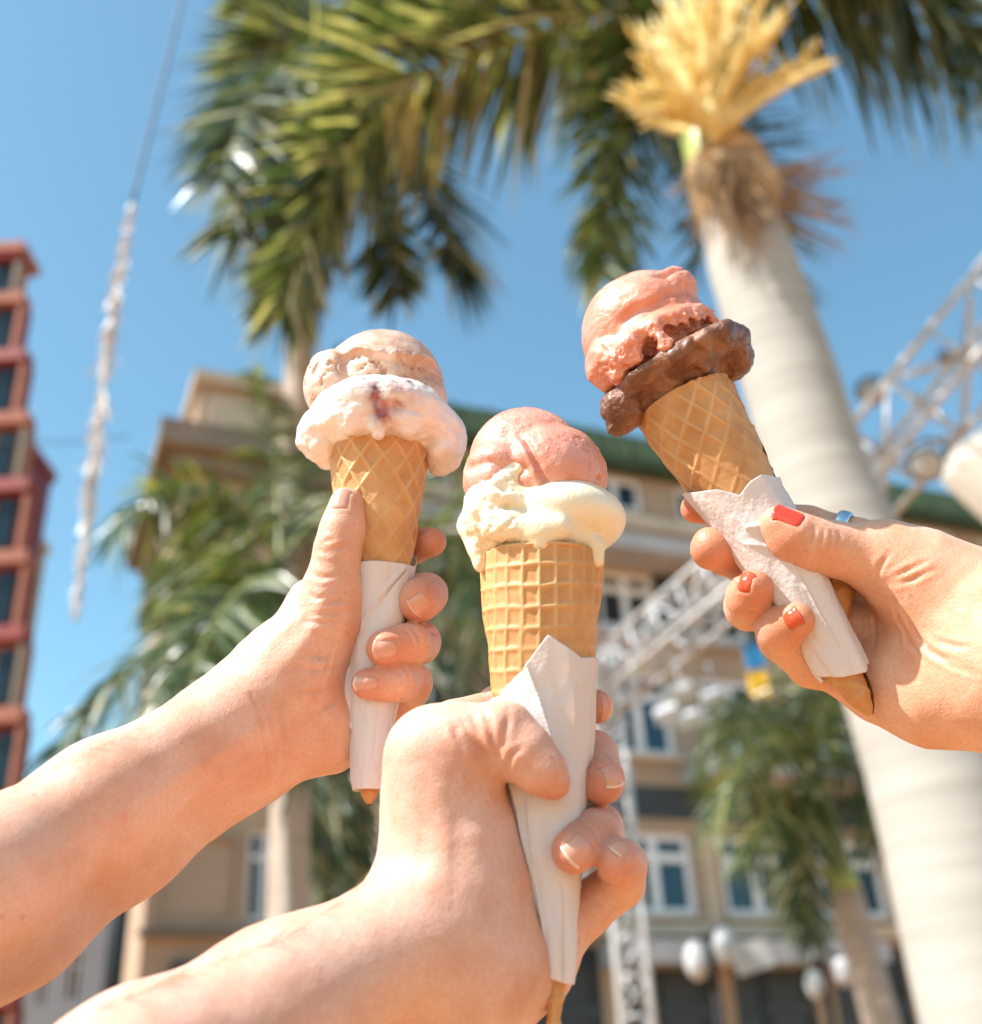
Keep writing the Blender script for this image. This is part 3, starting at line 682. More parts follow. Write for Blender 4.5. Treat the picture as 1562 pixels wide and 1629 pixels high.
truss('lattice_truss', 'white lattice truss against the sky right of the big palm trunk', at_y(1345, 800, 8.2), at_y(1680, 395, 6.6), .50, .45, .03)

def can_light(label, p, size, d, mat, rootname='stage_light'):
    o = tag(empty(rootname, p), label, 'stage light', 'stage lights on the trusses'); p = np.asarray(p); d = unit(np.asarray(d, float))
    prof = [(-.5, .28), (-.42, .42), (-.1, .48), (.35, .52), (.5, .56)]; v, f = tube([p+d*size*x for x, _ in prof], [size*r for _, r in prof], 18); mesh_obj('housing', v, f, mat, o, origin=p)
    v, f = tube([p+d*size*.502, p+d*size*.55], [size*.5, size*.44], 18); mesh_obj('lens', v, f, GREY_L, o, origin=p)
    s_ = unit(np.cross(d, (0, 0, 1))); v, f = tube(spline([p+s_*size*.6, p+s_*size*.58+np.array([0, 0, size*.6]), p+np.array([0, 0, size*.9]), p-s_*size*.58+np.array([0, 0, size*.6]), p-s_*size*.6], 20), size*.06, 6); mesh_obj('yoke', v, f, BLACK, o, origin=p)
    return o
can_light('brown round stage light beside the sky truss next to the trunk', at_y(1388, 628, 8.0), .20, (-.4, -.8, -.3), BROWNM)
can_light('black stage light with grey face under the sky truss', at_y(1478, 738, 7.6), .24, (-.5, -.7, -.5), BLACK)
can_light('small brown stage light clamped inside the sky truss', at_y(1505, 570, 7.2), .10, (.3, -.8, -.4), BROWNM)
for k, (x, y) in enumerate([(1083, 1100), (1136, 1106), (1096, 1142), (1144, 1142), (1060, 1135), (1020, 1060)]):
    p = at_y(x, y, 12.4); o = tag(empty('flood_panel', p), 'white flood panel in the cluster hung beneath the sloping truss', 'stage light', 'white flood panels')
    v, f = box_vf(p, (.13, -.02, .04), (.01, .05, .05), (-.015, -.02, .06)); mesh_obj('housing', v, f, LAMPW, o, smooth=False, origin=p)
    v, f = tube([p+np.array([0, .03, .08]), p+np.array([0, .12, .42])], .015, 6); mesh_obj('hanger', v, f, ALU, o, origin=p)
# shade canopy at the right edge
cp = [at_y(1500, 772, 9), at_y(1640, 800, 8.2), at_y(1720, 760, 10), at_y(1580, 742, 10.6)]; apex = at_y(1620, 640, 9.4)
cn = tag(empty('shade_canopy', np.array([apex[0], apex[1], 0])), 'bright white peaked fabric canopy at the street side', 'canopy')
zc = np.mean([p[2] for p in cp]); cp = [np.array([p[0], p[1], zc]) for p in cp]; dn = np.array([0, 0, -.22])
for i in range(4):
    a, b = cp[i], cp[(i+1) % 4]; vv = [a, b, apex, a+dn, b+dn, apex+dn*.3]; mesh_obj('canopy_panel', vv, [[0, 1, 2], [3, 5, 4], [0, 3, 4, 1]], WHITE, cn, smooth=False, origin=a)
v, f = tube([np.array([apex[0], apex[1], 0]), apex-np.array([0, 0, .1])], .04, 10); mesh_obj('pole', v, f, ALU, cn, origin=(apex[0], apex[1], 0))
# lamps and signs at street level
def lamp(label, basepx, globes, Y, rg_px, sign=None):
    b = at_y(*basepx, Y); zt_ = max(at_y(x, y, Y)[2] for x, y in globes)+.15; base = np.array([b[0], Y, 0]); o = tag(empty('street_lamp', base), label, 'street lamp', 'globe street lamps')
    v, f = tube([base, base+Z*.5, base+Z*.52, base+Z*zt_], [.11, .10, .055, .04], 12); mesh_obj('pole', v, f, BLACK, o, origin=base)
    for (x, y) in globes:
        p = at_y(x, y, Y); r = px_r(x, y, Y, rg_px); ln = 12
        v, f = tube([p+Z*r*1.5*math.cos(math.pi*i/ln) for i in range(ln+1)], [max(.004, r*math.sin(math.pi*i/ln)) for i in range(ln+1)], 14); mesh_obj('globe', v, f, LAMPW, o, origin=p)
        v, f = tube(spline([base+Z*(zt_-.1), (base+Z*zt_+p)/2+Z*.12, p+Z*r*1.5], 10), .025, 6); mesh_obj('arm', v, f, BLACK, o, origin=p)
    return o
lamp('black street lamp with two white globes left of the white sign', (1142, 1600), [(1108, 1528), (1152, 1505)], 14, 20)
lamp('black street lamp with two white globes below the young palm', (1320, 1610), [(1296, 1566), (1340, 1546)], 13, 15)
p = at_y(1196, 1522, 13.5); so = tag(empty('hanging_sign', p), 'blank white box sign tilted beside the globe lamp', 'sign')
v, f = box_vf(p, (.20, .02, .05), (.0, .05, 0), (-.03, 0, .15)); mesh_obj('sign_box', v, f, LAMPW, so, smooth=False, origin=p)
v, f = tube([np.array([p[0]+.05, p[1]+.1, 0]), np.array([p[0]+.05, p[1]+.1, p[2]+.1])], .03, 8); mesh_obj('post', v, f, BLACK, so, origin=(p[0]+.05, p[1]+.1, 0))
p = at_y(1203, 1066, 12.8); bo = tag(empty('street_banner', p), 'small banner blue above and yellow below, hung under the sloping truss', 'banner')
u1 = px_r(1203, 1066, 12.8, 1)
for nm, y0, y1, m_ in (('upper_cloth', 0, 45, BLUE), ('lower_cloth', -45, 0, YEL)):
    VV = []; 
    for j in range(8):
        for i in range(8): VV.append(p+np.array([(i/7-.5)*30*u1, .03*math.sin(i*1.3+j*.6), (y0+(y1-y0)*j/7)*u1]))
    mesh_obj(nm, VV, [[j*8+i, j*8+i+1, j*8+i+9, j*8+i+8] for j in range(7) for i in range(7)], m_, bo, origin=p)
v, f = tube([p+Z*46*u1-np.array([.2, 0, 0]), p+Z*46*u1+np.array([.2, 0, 0])], .012, 6); mesh_obj('rod', v, f, BLACK, bo, origin=p)
pp = at_y(188, 1480, 20); po = tag(empty('lamp_post', (pp[0], pp[1], 0)), 'tall black post between the pale building and the tower', 'post')
for nm, pts_, rr_ in (('shaft', [(pp[0], pp[1], .6), (pp[0], pp[1], pp[2]+3)], .16), ('plinth', [(pp[0], pp[1], 0), (pp[0], pp[1], .3), (pp[0], pp[1], .6)], .26), ('finial', [(pp[0], pp[1], pp[2]+3), (pp[0], pp[1], pp[2]+3.2), (pp[0], pp[1], pp[2]+3.5)], [.10, .2, .03])):
    v, f = tube(pts_, rr_, 12); mesh_obj(nm, v, f, BLACK, po, origin=pts_[0])

# ------------------------------------------------------------------ foreground materials
def skin(name, c_pale, c_deep, c_flush, rough=.46, sss=.6):
    m = Mat(name)
    big = m.noise(45, 3); fine = m.noise(650, 4, .6); spot = m.noise(1100, 2)
    c = m.mix(m.ramp(big, [(.40, (0, 0, 0)), (.80, (1, 1, 1))]), c_pale, c_deep)
    c = m.mix(m.math('MULTIPLY', m.ramp(fine, [(.35, (0, 0, 0)), (.75, (1, 1, 1))]), .55), c, c_deep)
    c = m.mix(m.math('MULTIPLY', m.attr('flush'), .75), c, c_flush)
    fr = m.n('ShaderNodeTexVoronoi'); fr.inputs['Scale'].default_value = 95; m.l(m.tc.outputs['Object'], fr.inputs['Vector'])
    c = m.mix(m.math('MULTIPLY', m.ramp(fr.outputs[0], [(.05, (1, 1, 1)), (.13, (0, 0, 0))]), m.ramp(m.noise(30, 2), [(.5, (0, 0, 0)), (.62, (.45, .45, .45))])), c, (.30, .11, .06))
    m.set(Base_Color=c, Roughness=m.ramp(fine, [(.3, (.36, .36, .36)), (.7, (.56, .56, .56))]), Subsurface_Weight=sss, Subsurface_Scale=.0045)
    m.b.inputs['Subsurface Radius'].default_value = (1.0, .36, .18)
    m.b.inputs['Specular IOR Level'].default_value = .35
    vor = m.n('ShaderNodeTexVoronoi'); vor.inputs['Scale'].default_value = 900; m.l(m.tc.outputs['Object'], vor.inputs['Vector'])
    nb = m.bump(vor.outputs[0], .22, .0005)
    m.bump(m.math('ADD', fine, m.math('MULTIPLY', spot, .4)), .24, .0006, nb)
    return m.m
SKIN_A = skin('skin_fair', (.74, .475, .365), (.60, .30, .185), (.56, .17, .09))
SKIN_C = skin('skin_rosy', (.73, .47, .375), (.57, .285, .19), (.52, .16, .09))
SKIN_R = skin('skin_warm', (.75, .46, .33), (.59, .275, .155), (.58, .165, .07))

def nailmat(name, c, rough):
    m = Mat(name); m.set(Base_Color=c, Roughness=rough, Subsurface_Weight=.2, Subsurface_Scale=.001)
    m.b.inputs['Coat Weight'].default_value = .4; m.b.inputs['Coat Roughness'].default_value = .12
    m.bump(m.noise(500, 2), .1, .0003)
    return m.m
NAIL = nailmat('nail_natural', (.62, .31, .22), .25)
NAIL_TIP = nailmat('nail_free_edge', (.76, .54, .44), .3)
NAIL_EDGE = nailmat('nail_edge_natural', (.68, .38, .28), .3)
NAIL_RED = nailmat('nail_polish', (.62, .055, .02), .14)
NAIL_FADE = nailmat('nail_polish_worn', (.60, .085, .03), .16)

def icecream(name, stops, freq, rough=.32, sss=.25, coat=.35, bumpd=.0012, spots=None):
    m = Mat(name)
    f = m.noise(freq, 6, .62, dist=.6)
    c = m.ramp(f, stops)
    for (an, col, sc_) in (spots or []):
        c = m.mix(m.math('MULTIPLY', m.attr(an), sc_), c, col)
    m.set(Base_Color=c, Roughness=rough, Subsurface_Weight=sss, Subsurface_Scale=.004)
    m.b.inputs['Subsurface Radius'].default_value = (1, .6, .4)
    m.b.inputs['Coat Weight'].default_value = coat; m.b.inputs['Coat Roughness'].default_value = .18
    n1 = m.bump(m.noise(800, 4, .65), .55, bumpd*.6)
    m.bump(m.noise(190, 5, .65), .35, bumpd, n1)
    return m.m
IC_TAN = icecream('ice_cream_nougat', [(.30, (.52, .26, .15)), (.5, (.68, .43, .31)), (.7, (.80, .62, .52))], 60)
IC_WHITE = icecream('ice_cream_cherry_vanilla', [(.3, (.78, .66, .60)), (.6, (.84, .78, .75))], 45,
                    spots=[('cherry', (.17, .012, .015), 1.0), ('ripple', (.56, .16, .11), .9)])
IC_PINK = icecream('ice_cream_strawberry', [(.3, (.66, .24, .16)), (.52, (.71, .31, .225)), (.72, (.75, .41, .33))], 70,
                   spots=[('fleck', (.42, .06, .05), .8)])
IC_VAN = icecream('ice_cream_vanilla', [(.3, (.82, .66, .42)), (.6, (.86, .78, .62))], 50)
IC_CORAL = icecream('ice_cream_coral', [(.3, (.70, .22, .12)), (.52, (.74, .30, .20)), (.72, (.77, .40, .31))], 70)
IC_CHOC = icecream('ice_cream_chocolate', [(.3, (.085, .027, .011)), (.5, (.20, .075, .035)), (.72, (.36, .17, .09))], 80, rough=.3, sss=.1, coat=.14, bumpd=.002)

def waffle_mat():
    m = Mat('waffle')
    f = m.noise(55, 5, .6); g = m.noise(420, 4, .65)
    c = m.ramp(f, [(.3, (.44, .195, .065)), (.5, (.57, .285, .105)), (.72, (.68, .385, .16))])
    c = m.mix(m.math('MULTIPLY', m.attr('ridge'), .5), c, (.72, .46, .21))
    c = m.mix(m.math('MULTIPLY', m.attr('toast'), .5), c, (.46, .19, .05))
    c = m.mix(m.ramp(g, [(.62, (0, 0, 0)), (.78, (.5, .5, .5))]), c, (.40, .19, .06))
    m.set(Base_Color=c, Roughness=.55, Subsurface_Weight=.12, Subsurface_Scale=.002)
    n1 = m.bump(g, .35, .0006); m.bump(m.noise(1400, 3), .2, .0003, n1)
    return m.m
WAFFLE = waffle_mat()
def paper_mat():
    m = Mat('paper_napkin')
    m.set(Base_Color=(.92, .87, .875), Roughness=.85)
    vo = m.n('ShaderNodeTexVoronoi'); vo.inputs['Scale'].default_value = 620; m.l(m.tc.outputs['Object'], vo.inputs['Vector'])
    n1 = m.bump(vo.outputs[0], .28, .0005); m.bump(m.noise(150, 3, .6), .3, .0012, n1)
    tr = m.n('ShaderNodeBsdfTranslucent'); tr.inputs[0].default_value = (.85, .78, .74, 1)
    mx = m.n('ShaderNodeMixShader'); mx.inputs[0].default_value = .38
    m.l(m.b.outputs[0], mx.inputs[1]); m.l(tr.outputs[0], mx.inputs[2]); m.l(mx.outputs[0], m.out.inputs[0])
    return m.m
PAPER = paper_mat()
HAIR = plain('arm_hair', (.34, .22, .12), .5)
SILVER = plain('silver', (.75, .76, .78), .18, .03, 40, metal=1.0)

# ------------------------------------------------------------------ cones

class Cone:
    def __init__(s, hold, axis_px, rad_px, label, wrap=None, rot=0.0, seam=-60, nv=300, nt=300, tex=.0085):
        s.h = hold
        pts = np.array([hold.p(x, y) for x, y in axis_px]); rr = np.array([hold.r(r, y) for r, (x, y) in zip(rad_px, axis_px)])
        L = np.concatenate([[0], np.cumsum(np.linalg.norm(np.diff(pts, axis=0), axis=1))])
        s.pts, s.rr, s.L = pts, rr, L
        s.a = unit(pts[0]-pts[-1]); e1 = np.array([1.0, 0, 0]); s.e1 = unit(e1-s.a*(e1@s.a))
        s.e2 = np.cross(s.a, s.e1)
        if s.e2[2] > 0: s.e2 = -s.e2
        s.rim = pts[0]; s.u = rr[0]/rad_px[0]
        s.rad_px = rad_px
        s.root = tag(empty('ice_cream_cone', cam2world(pts[-1])), label, 'ice cream', 'ice cream cones held up together')
        s.seam = math.radians(seam)
        v = np.linspace(0, 1, nv); th = np.linspace(0, 2*np.pi, nt, endpoint=True)+s.seam
        V, T = np.meshgrid(v, th, indexing='ij')
        C, R = s.axis(V)
        rho = (1-V)*L[-1]+.004; al = math.atan2(rr[0], L[-1]); ph = (T-s.seam)*math.sin(al)*1.35
        X = rho*np.cos(ph+rot); Y = rho*np.sin(ph+rot)
        Wp = np.stack([X, Y, np.zeros_like(X)], -1); X = X+.0010*fbm(Wp, 45, 2, 91); Y = Y+.0010*fbm(Wp, 45, 2, 92)
        def line(q): 
            d = np.abs(((q/tex+.5) % 1)-.5)*tex; return np.exp(-(d/.0011)**2)
        ridge = np.maximum(line(X), line(Y))*(1-.25*np.clip((V-.72)/.25, 0, 1))
        Pn = np.stack([X, Y, np.zeros_like(X)], -1)
        wear = .62+1.3*fbm(Pn, 42, 4, 5); ridge = ridge*np.clip(wear, .22, 1)
        bulge = fbm(Pn, 25, 3, 9)
        R2 = R+.0011*ridge+(.0010*bulge+.0006*fbm(Pn, 160, 2, 19)*np.clip((V-.85)/.1, 0, 1))*np.clip(R/.006, 0, 1)+.0016*(T-s.seam)/(2*np.pi)*np.clip(R/.006, 0, 1)
        P = C+R2[..., None]*(np.cos(T)[..., None]*s.e1+np.sin(T)[..., None]*s.e2)
        jag = .0007*fbm(np.stack([T*.02, V*0, V*0], -1), 60, 3, 3)
        P = P+s.a*jag[..., None]*(V < .01)[..., None]
        n1, n2 = P.shape[:2]; ii = np.arange(n1*n2).reshape(n1, n2)
        Q = np.stack([ii[:-1, :-1], ii[1:, :-1], ii[1:, 1:], ii[:-1, 1:]], -1).reshape(-1, 4)
        VV = cam2world(P.reshape(-1, 3))
        # inner wall gives the shell its thickness
        Pi = C+(R2-.0022).clip(.0002)[..., None]*(np.cos(T)[..., None]*s.e1+np.sin(T)[..., None]*s.e2)
        Vi = cam2world(Pi[:60].reshape(-1, 3)); off = len(VV); jj = np.arange(60*n2).reshape(60, n2)+off
        Qi = np.stack([jj[:-1, :-1], jj[:-1, 1:], jj[1:, 1:], jj[1:, :-1]], -1).reshape(-1, 4)
        Qr = np.stack([ii[0, :-1], ii[0, 1:], jj[0, 1:], jj[0, :-1]], -1)
        Qs = np.stack([ii[:59, -1], ii[1:60, -1], ii[1:60, 0], ii[:59, 0]], -1)
        s.cone = quads_obj('waffle_cone', np.concatenate([VV, Vi]), np.concatenate([Q, Qi, Qr, Qs]), mat=WAFFLE, parent=s.root, origin=cam2world(pts[-1]))
        attr(s.cone, 'ridge', np.concatenate([ridge.ravel(), np.zeros(len(Vi))]))
        toast = np.clip(.5*fbm(Pn, 22, 3, 31)+.35+.5*(V > .9), 0, 1)*(1-ridge)
        attr(s.cone, 'toast', np.concatenate([toast.ravel(), np.zeros(len(Vi))]))
    def axis(s, V):
        l = V*s.L[-1]
        C = np.stack([np.interp(l, s.L, s.pts[:, i]) for i in range(3)], -1)
        return C, np.interp(l, s.L, s.rr)
    def t_of_py(s, py):
        Y = s.h.p(0, py)[1]; ys = s.pts[:, 1]
        return float(np.interp(-Y, -ys, s.L)/s.L[-1])
    def loc(s, u, v, w_): return s.rim+s.u*(u*s.e1+v*s.a+w_*s.e2)
    def M(s, su, sv, sw, rot=0):
        r = math.radians(rot); a = math.cos(r)*s.e1+math.sin(r)*s.a; b = -math.sin(r)*s.e1+math.cos(r)*s.a
        return np.stack([a/(su*s.u), b/(sv*s.u), s.e2/(sw*s.u)])
    def local(s, P):
        d = (P-s.rim)/s.u; return np.stack([d@s.e1, d@s.a, d@s.e2], -1)
    def wrap(s, top, bot, extra=.0011, seed=0, crump=.0006, th0=-180, th1=180, folds=()):
        # top / bot: functions of theta (deg, 90 faces the camera) giving the axis parameter
        nt, nv = 260, 150
        th = np.radians(np.linspace(th0, th1, nt)); k = np.linspace(0, 1, nv)
        K, T = np.meshgrid(k, th, indexing='ij'); deg = np.degrees(T)
        V = top(deg)*(1-K)+bot(deg)*K
        C, R = s.axis(np.clip(V, 0, 1)); C = C-s.a*(np.clip(V-1, 0, 1)*s.L[-1])[..., None]
        P0 = np.stack([np.cos(T), np.sin(T), V*8], -1)
        cr = np.abs(fbm(P0*np.array([1, 1, .45]), 1.3, 2, seed))*2.4-.5; fine = fbm(P0, 7, 2, seed+4)*.35
        R2 = R+extra+crump*(cr*1.6+fine*.5)+.0006*(T-T.min())/(T.max()-T.min())+.0012
        for (d0, v0, d1, v1, hgt, wid) in folds:      # sharp creases
            t = np.clip(((deg-d0)*(d1-d0)+(V-v0)*(v1-v0)*1e4)/((d1-d0)**2+(v1-v0)**2*1e4), 0, 1)
            dd = np.hypot((deg-d0-t*(d1-d0))/60, (V-v0-t*(v1-v0))*1.6); R2 = R2+hgt*np.exp(-np.abs(dd)/wid)
        P = C+R2[..., None]*(np.cos(T)[..., None]*s.e1+np.sin(T)[..., None]*s.e2)
        ii = np.arange(nv*nt).reshape(nv, nt)
        Q = np.stack([ii[:-1, :-1], ii[1:, :-1], ii[1:, 1:], ii[:-1, 1:]], -1).reshape(-1, 4)
        o = quads_obj('paper_wrap', cam2world(P.reshape(-1, 3)), Q, mat=PAPER, parent=s.root, origin=cam2world(s.pts[-1]))
        md = o.modifiers.new('thickness', 'SOLIDIFY'); md.thickness = .00012; md.offset = 1
        return o

def signed_fix(V, Q):
    c = V.mean(0); a, b, d = V[Q[:, 0]]-c, V[Q[:, 1]]-c, V[Q[:, 2]]-c
    return Q if np.einsum('ij,ij->i', a, np.cross(b, d)).sum() > 0 else Q[:, ::-1]

def vnormals(V, Q):
    n = np.cross(V[Q[:, 2]]-V[Q[:, 0]], V[Q[:, 3]]-V[Q[:, 1]]); r = np.zeros_like(V)
    for i in range(4):
        for k in range(3): r[:, k] += np.bincount(Q[:, i], weights=n[:, k], minlength=len(V))
    return r/(np.linalg.norm(r, axis=1, keepdims=True)+1e-12)

def scoop(cone, name, label, mat, prims, h=.0007, disp=None, attrs=None, k=6):
    """prims: ('e',(u,v,w),(su,sv,sw)[,rot][,k]) or ('c',(u,v,w),(u,v,w),r0,r1[,k]); 's' subtracts an ellipsoid"""
    pts = []
    for p in prims:
        if p[0] in 'es': pts += [np.array(p[1])-max(p[2]), np.array(p[1])+max(p[2])] if p[0] == 'e' else []
        else: pts += [np.array(q)+sg*max(p[3], p[4]) for q in (p[1], p[2]) for sg in (-1, 1)]
    pts = np.array(pts); lo, hi = pts.min(0)-12, pts.max(0)+12
    cor = np.array([cone.loc(*(np.where(m, hi, lo))) for m in [(a, b, c) for a in (0, 1) for b in (0, 1) for c in (0, 1)]])
    g = Grid(cor.min(0), cor.max(0), h); A = g.new(); u = cone.u
    for p in prims:
        if p[0] == 'e':
            g.ell(A, cone.loc(*p[1]), cone.M(*p[2], rot=(p[3] if len(p) > 3 else 0)), (p[4] if len(p) > 4 else k)*u)
        elif p[0] == 'c':
            g.cone(A, cone.loc(*p[1]), cone.loc(*p[2]), p[3]*u, p[4]*u, (p[5] if len(p) > 5 else k)*u)
        else:
            g.ell(A, cone.loc(*p[1]), cone.M(*p[2], rot=(p[3] if len(p) > 3 else 0)), (p[4] if len(p) > 4 else k)*u, op='sub')
    V, Q = g.mesh(A, 4, .5)
    W = cam2world(V); Q = signed_fix(W, Q)
    Lc = cone.local(V)
    if disp is not None:
        N = vnormals(W, Q); W = W+N*(disp(Lc)*u)[:, None]; W = lap(W, Q, 2, .45)
    o = quads_obj(name, W, Q, mat=mat, parent=cone.root, origin=cam2world(cone.rim))
    if label: o['label'] = label
    for n_, f in (attrs or {}).items(): attr(o, n_, np.clip(f(Lc), 0, 1))
    return o

def sstep(x, a, b):
    t = np.clip((x-a)/(b-a), 0, 1); return t*t*(3-2*t)
def blob(L, c, r):
    return np.exp(-(np.linalg.norm((L-np.array(c))/np.array(r), axis=1)**2))

HA, HC, HR = Hold(.50, 980), Hold(.44, 1250), Hold(.50, 950)
# --- cone held by the left arm
ca = Cone(HA, [(606, 697), (600, 900), (594, 1080), (588, 1240), (588, 1265), (587, 1279)], [79, 51, 29, 17, 13, 4],
          'ice cream cone with tan nougat scoop over white cherry scoop, in a closed fist', rot=.30, seam=-70, tex=.0098)
def top_a(d): return ca.t_of_py(905)+.012*np.cos(np.radians(d-90))-.05*sstep(d, 20, -30)*sstep(d, -120, -60)
def bot_a(d): return np.full_like(d, ca.t_of_py(1258))
ca.wrap(top_a, bot_a, extra=.0016, seed=3, crump=.0006, th0=-200, th1=185, folds=[(40, .40, 110, .56, .0012, .02)])
# loose flap of the wrap
rows = [(908, 648, 657), (930, 628, 655), (960, 603, 652), (986, 580, 649), (1030, 571, 645), (1066, 551, 642), (1104, 535, 639), (1135, 545, 631), (1165, 561, 623), (1196, 585, 616), (1230, 605, 609)]
ry = [r[0] for r in rows]; FV = []; n_r, n_c = 90, 44
for i in range(n_r):
    py = 908+(1230-908)*i/(n_r-1); x0 = np.interp(py, ry, [r[1] for r in rows]); x1 = np.interp(py, ry, [r[2] for r in rows])
    cx = np.interp(py, [697, 1278], [606, 588]); rr_ = np.interp(py, [697, 900, 1080, 1278], [79, 51, 27, 5])+14
    for j in range(n_c):
        t = j/(n_c-1); x = x0+(x1-x0)*t
        dzp = -math.sqrt(max(0, rr_**2-(x-cx)**2)) if abs(x-cx) < rr_*.8 else -rr_*(.6 if x < cx else max(.12, .6-3*(abs(x-cx)/rr_-.8)))
        dzp -= 3*math.sin(t*3.1)*math.sin(i/n_r*7)+1.5*math.cos(i*.22+t*3)
        FV.append(HA.p(x, py, dzp*HA.u*100))
ii = np.arange(n_r*n_c).reshape(n_r, n_c)
FV = np.array(FV)
fq = np.stack([ii[:-1, :-1], ii[1:, :-1], ii[1:, 1:], ii[:-1, 1:]], -1).reshape(-1, 4)
FV = lap(FV, fq, 2, .4)
fl = quads_obj('paper_flap', cam2world(FV), fq, mat=PAPER, parent=ca.root, origin=cam2world(ca.pts[-1]))
fl.modifiers.new('thickness', 'SOLIDIFY').thickness = .00012

def d_white(L):
    r = 3.6*fbm(L, .024, 3, 2)+1.6*np.abs(fbm(L, .06, 3, 4))
    r -= 9*blob(L, (8, 12, 108), (12, 22, 40))+7*blob(L, (30, 2, 105), (9, 9, 40))+5*blob(L, (38, 40, 90), (12, 10, 40))
    r += 3.5*fbm(L, .05, 3, 8)*sstep(L[:, 1], 10, -14)+1.4*fbm(L*np.array([.4, 2.0, .4]), .09, 2, 88)
    return r
scoop(ca, 'ice_cream_scoop', 'white scoop with dark cherry pieces, melting over the rim', IC_WHITE, [
    ('e', (0, 22, 4), (114, 62, 122)), ('e', (-2, -2, 0), (118, 24, 110), 0, 14),
    ('e', (-100, -2, 8), (30, 36, 46), 20, 12), ('e', (-86, -26, 0), (24, 18, 50), 0, 10), ('c', (-118, 4, 10), (-122, -8, 8), 13, 10, 8),
    ('e', (98, 4, -4), (36, 42, 54), 20, 14), ('e', (100, -30, -8), (30, 22, 50), 14, 10), ('c', (6, -16, 94), (6, -34, 92), 17, 10, 14), ('c', (48, -14, 86), (50, -24, 84), 16, 12, 14), ('c', (-34, -14, 92), (-36, -22, 90), 14, 11, 14)], disp=d_white,
    attrs={'cherry': lambda L: 1.6*(blob(L, (12, -8, 108), (12, 15, 40))+blob(L, (0, 22, 110), (9, 15, 40))+.9*blob(L, (35, 2, 105), (9, 7, 40))+.8*blob(L, (50, 46, 90), (5, 5, 30))+blob(L, (-16, 44, 95), (4, 3, 40)))*(.7+.8*fbm(L, .12, 2, 1)),
           'ripple': lambda L: (blob(L, (10, 8, 108), (24, 30, 40))+blob(L, (45, 20, 100), (30, 22, 40))*.6)*(.55+.9*fbm(L, .07, 3, 21))})
def d_tan(L):
    r = 2.2*fbm(L, .03, 4, 12)+1.2*fbm(L*np.array([.35, 1.6, .35]), .09, 3, 14)
    z = L[:, 1]+9*fbm(L*np.array([1, 0, 1]), .03, 2, 5)-.12*np.abs(L[:, 0])
    front = sstep(L[:, 2], 0, 40)
    r -= 8*sstep(z, 112, 104)*front*sstep(L[:, 0], -75, -40)
    r -= 3*np.clip(fbm(L, .09, 2, 33)-.25, 0, 1)*8*front*sstep(L[:, 1], 130, 90)
    r += 3*np.exp(-((z-114)/4)**2)*front
    r -= 6*blob(L, (62, 78, 70), (10, 16, 30))+5*blob(L, (-55, 100, 70), (9, 20, 30))
    return r
scoop(ca, 'ice_cream_scoop', 'tan nougat scoop with a ragged fold', IC_TAN, [
    ('e', (-2, 96, -22), (101, 98, 102)), ('e', (-72, 84, 4), (54, 66, 66), 10, 4), ('e', (70, 62, 2), (36, 46, 56), 0, 8)], disp=d_tan)

# --- cone held low in the middle
cc = Cone(HC, [(864, 893), (864, 1090), (868, 1300), (883, 1560), (881, 1648)], [92, 76, 52, 18, 6],
          'ice cream cone with strawberry scoop over smooth vanilla scoop, lowest of the three', rot=-.60, seam=-95, tex=.0083)
def cpy(py): return cc.t_of_py(py)
def top_c(d):
    x = [-180, -40, 0, 30, 52, 78, 88, 96, 112, 150, 180, 220]; y = [1120, 1075, 1066, 1070, 1078, 1056, 1046, 1064, 1100, 1135, 1130, 1120]
    return np.interp(np.interp(d, x, y), [885, 1648], [cpy(885), cpy(1648)])-.0
def bot_c(d): return np.full_like(d, cpy(1556))+.012*np.sin(np.radians(d*1.3+40))
cc.wrap(top_c, bot_c, extra=.0014, seed=11, th0=-120, th1=240, crump=.0008, folds=[(112, .25, 70, .52, .0018, .02), (150, .4, 112, .8, .002, .02), (128, .3, 118, .9, -.001, .03)])
def d_van(L):
    r = 1.3*fbm(L, .02, 3, 41)
    left = sstep(L[:, 0], -20, -55)*sstep(L[:, 2], 10, 50)
    r += left*(5.5*fbm(L, .05, 4, 43)-7*np.clip(fbm(L, .085, 2, 45)-.05, 0, 1))
    r += 1.6*fbm(L*np.array([.3, 2.2, .3]), .05, 2, 47)*sstep(L[:, 1], 80, 110)*sstep(L[:, 0], 20, 60)
    r -= 12*blob(L, (-62, 92, 88), (16, 9, 40))+9*blob(L, (-52, 56, 100), (22, 6, 40))+8*blob(L, (-98, 60, 60), (7, 20, 40))+7*blob(L, (-30, 72, 100), (6, 16, 30))
    r += 5*blob(L, (-58, 74, 96), (16, 7, 40))
    return r
scoop(cc, 'ice_cream_scoop', 'smooth cream vanilla scoop dripping over the rim', IC_VAN, [
    ('e', (32, 66, 6), (102, 57, 104)), ('e', (0, 18, 0), (90, 40, 88), 0, 20), ('e', (-68, 70, 22), (60, 66, 76), 12, 14),
    ('c', (-116, 54, 18), (-104, 18, 22), 22, 18, 12), ('c', (-104, 18, 22), (-99, -14, 26), 16, 13, 10),
    ('c', (78, 8, 48), (80, -14, 46), 16, 12, 10), ('c', (-10, 8, 84), (-8, 0, 84), 20, 18, 16), ('c', (-62, 118, 62), (-40, 130, 70), 20, 15, 12),
    ('c', (-70, 30, 78), (20, 22, 90), 20, 18, 20)], disp=d_van)
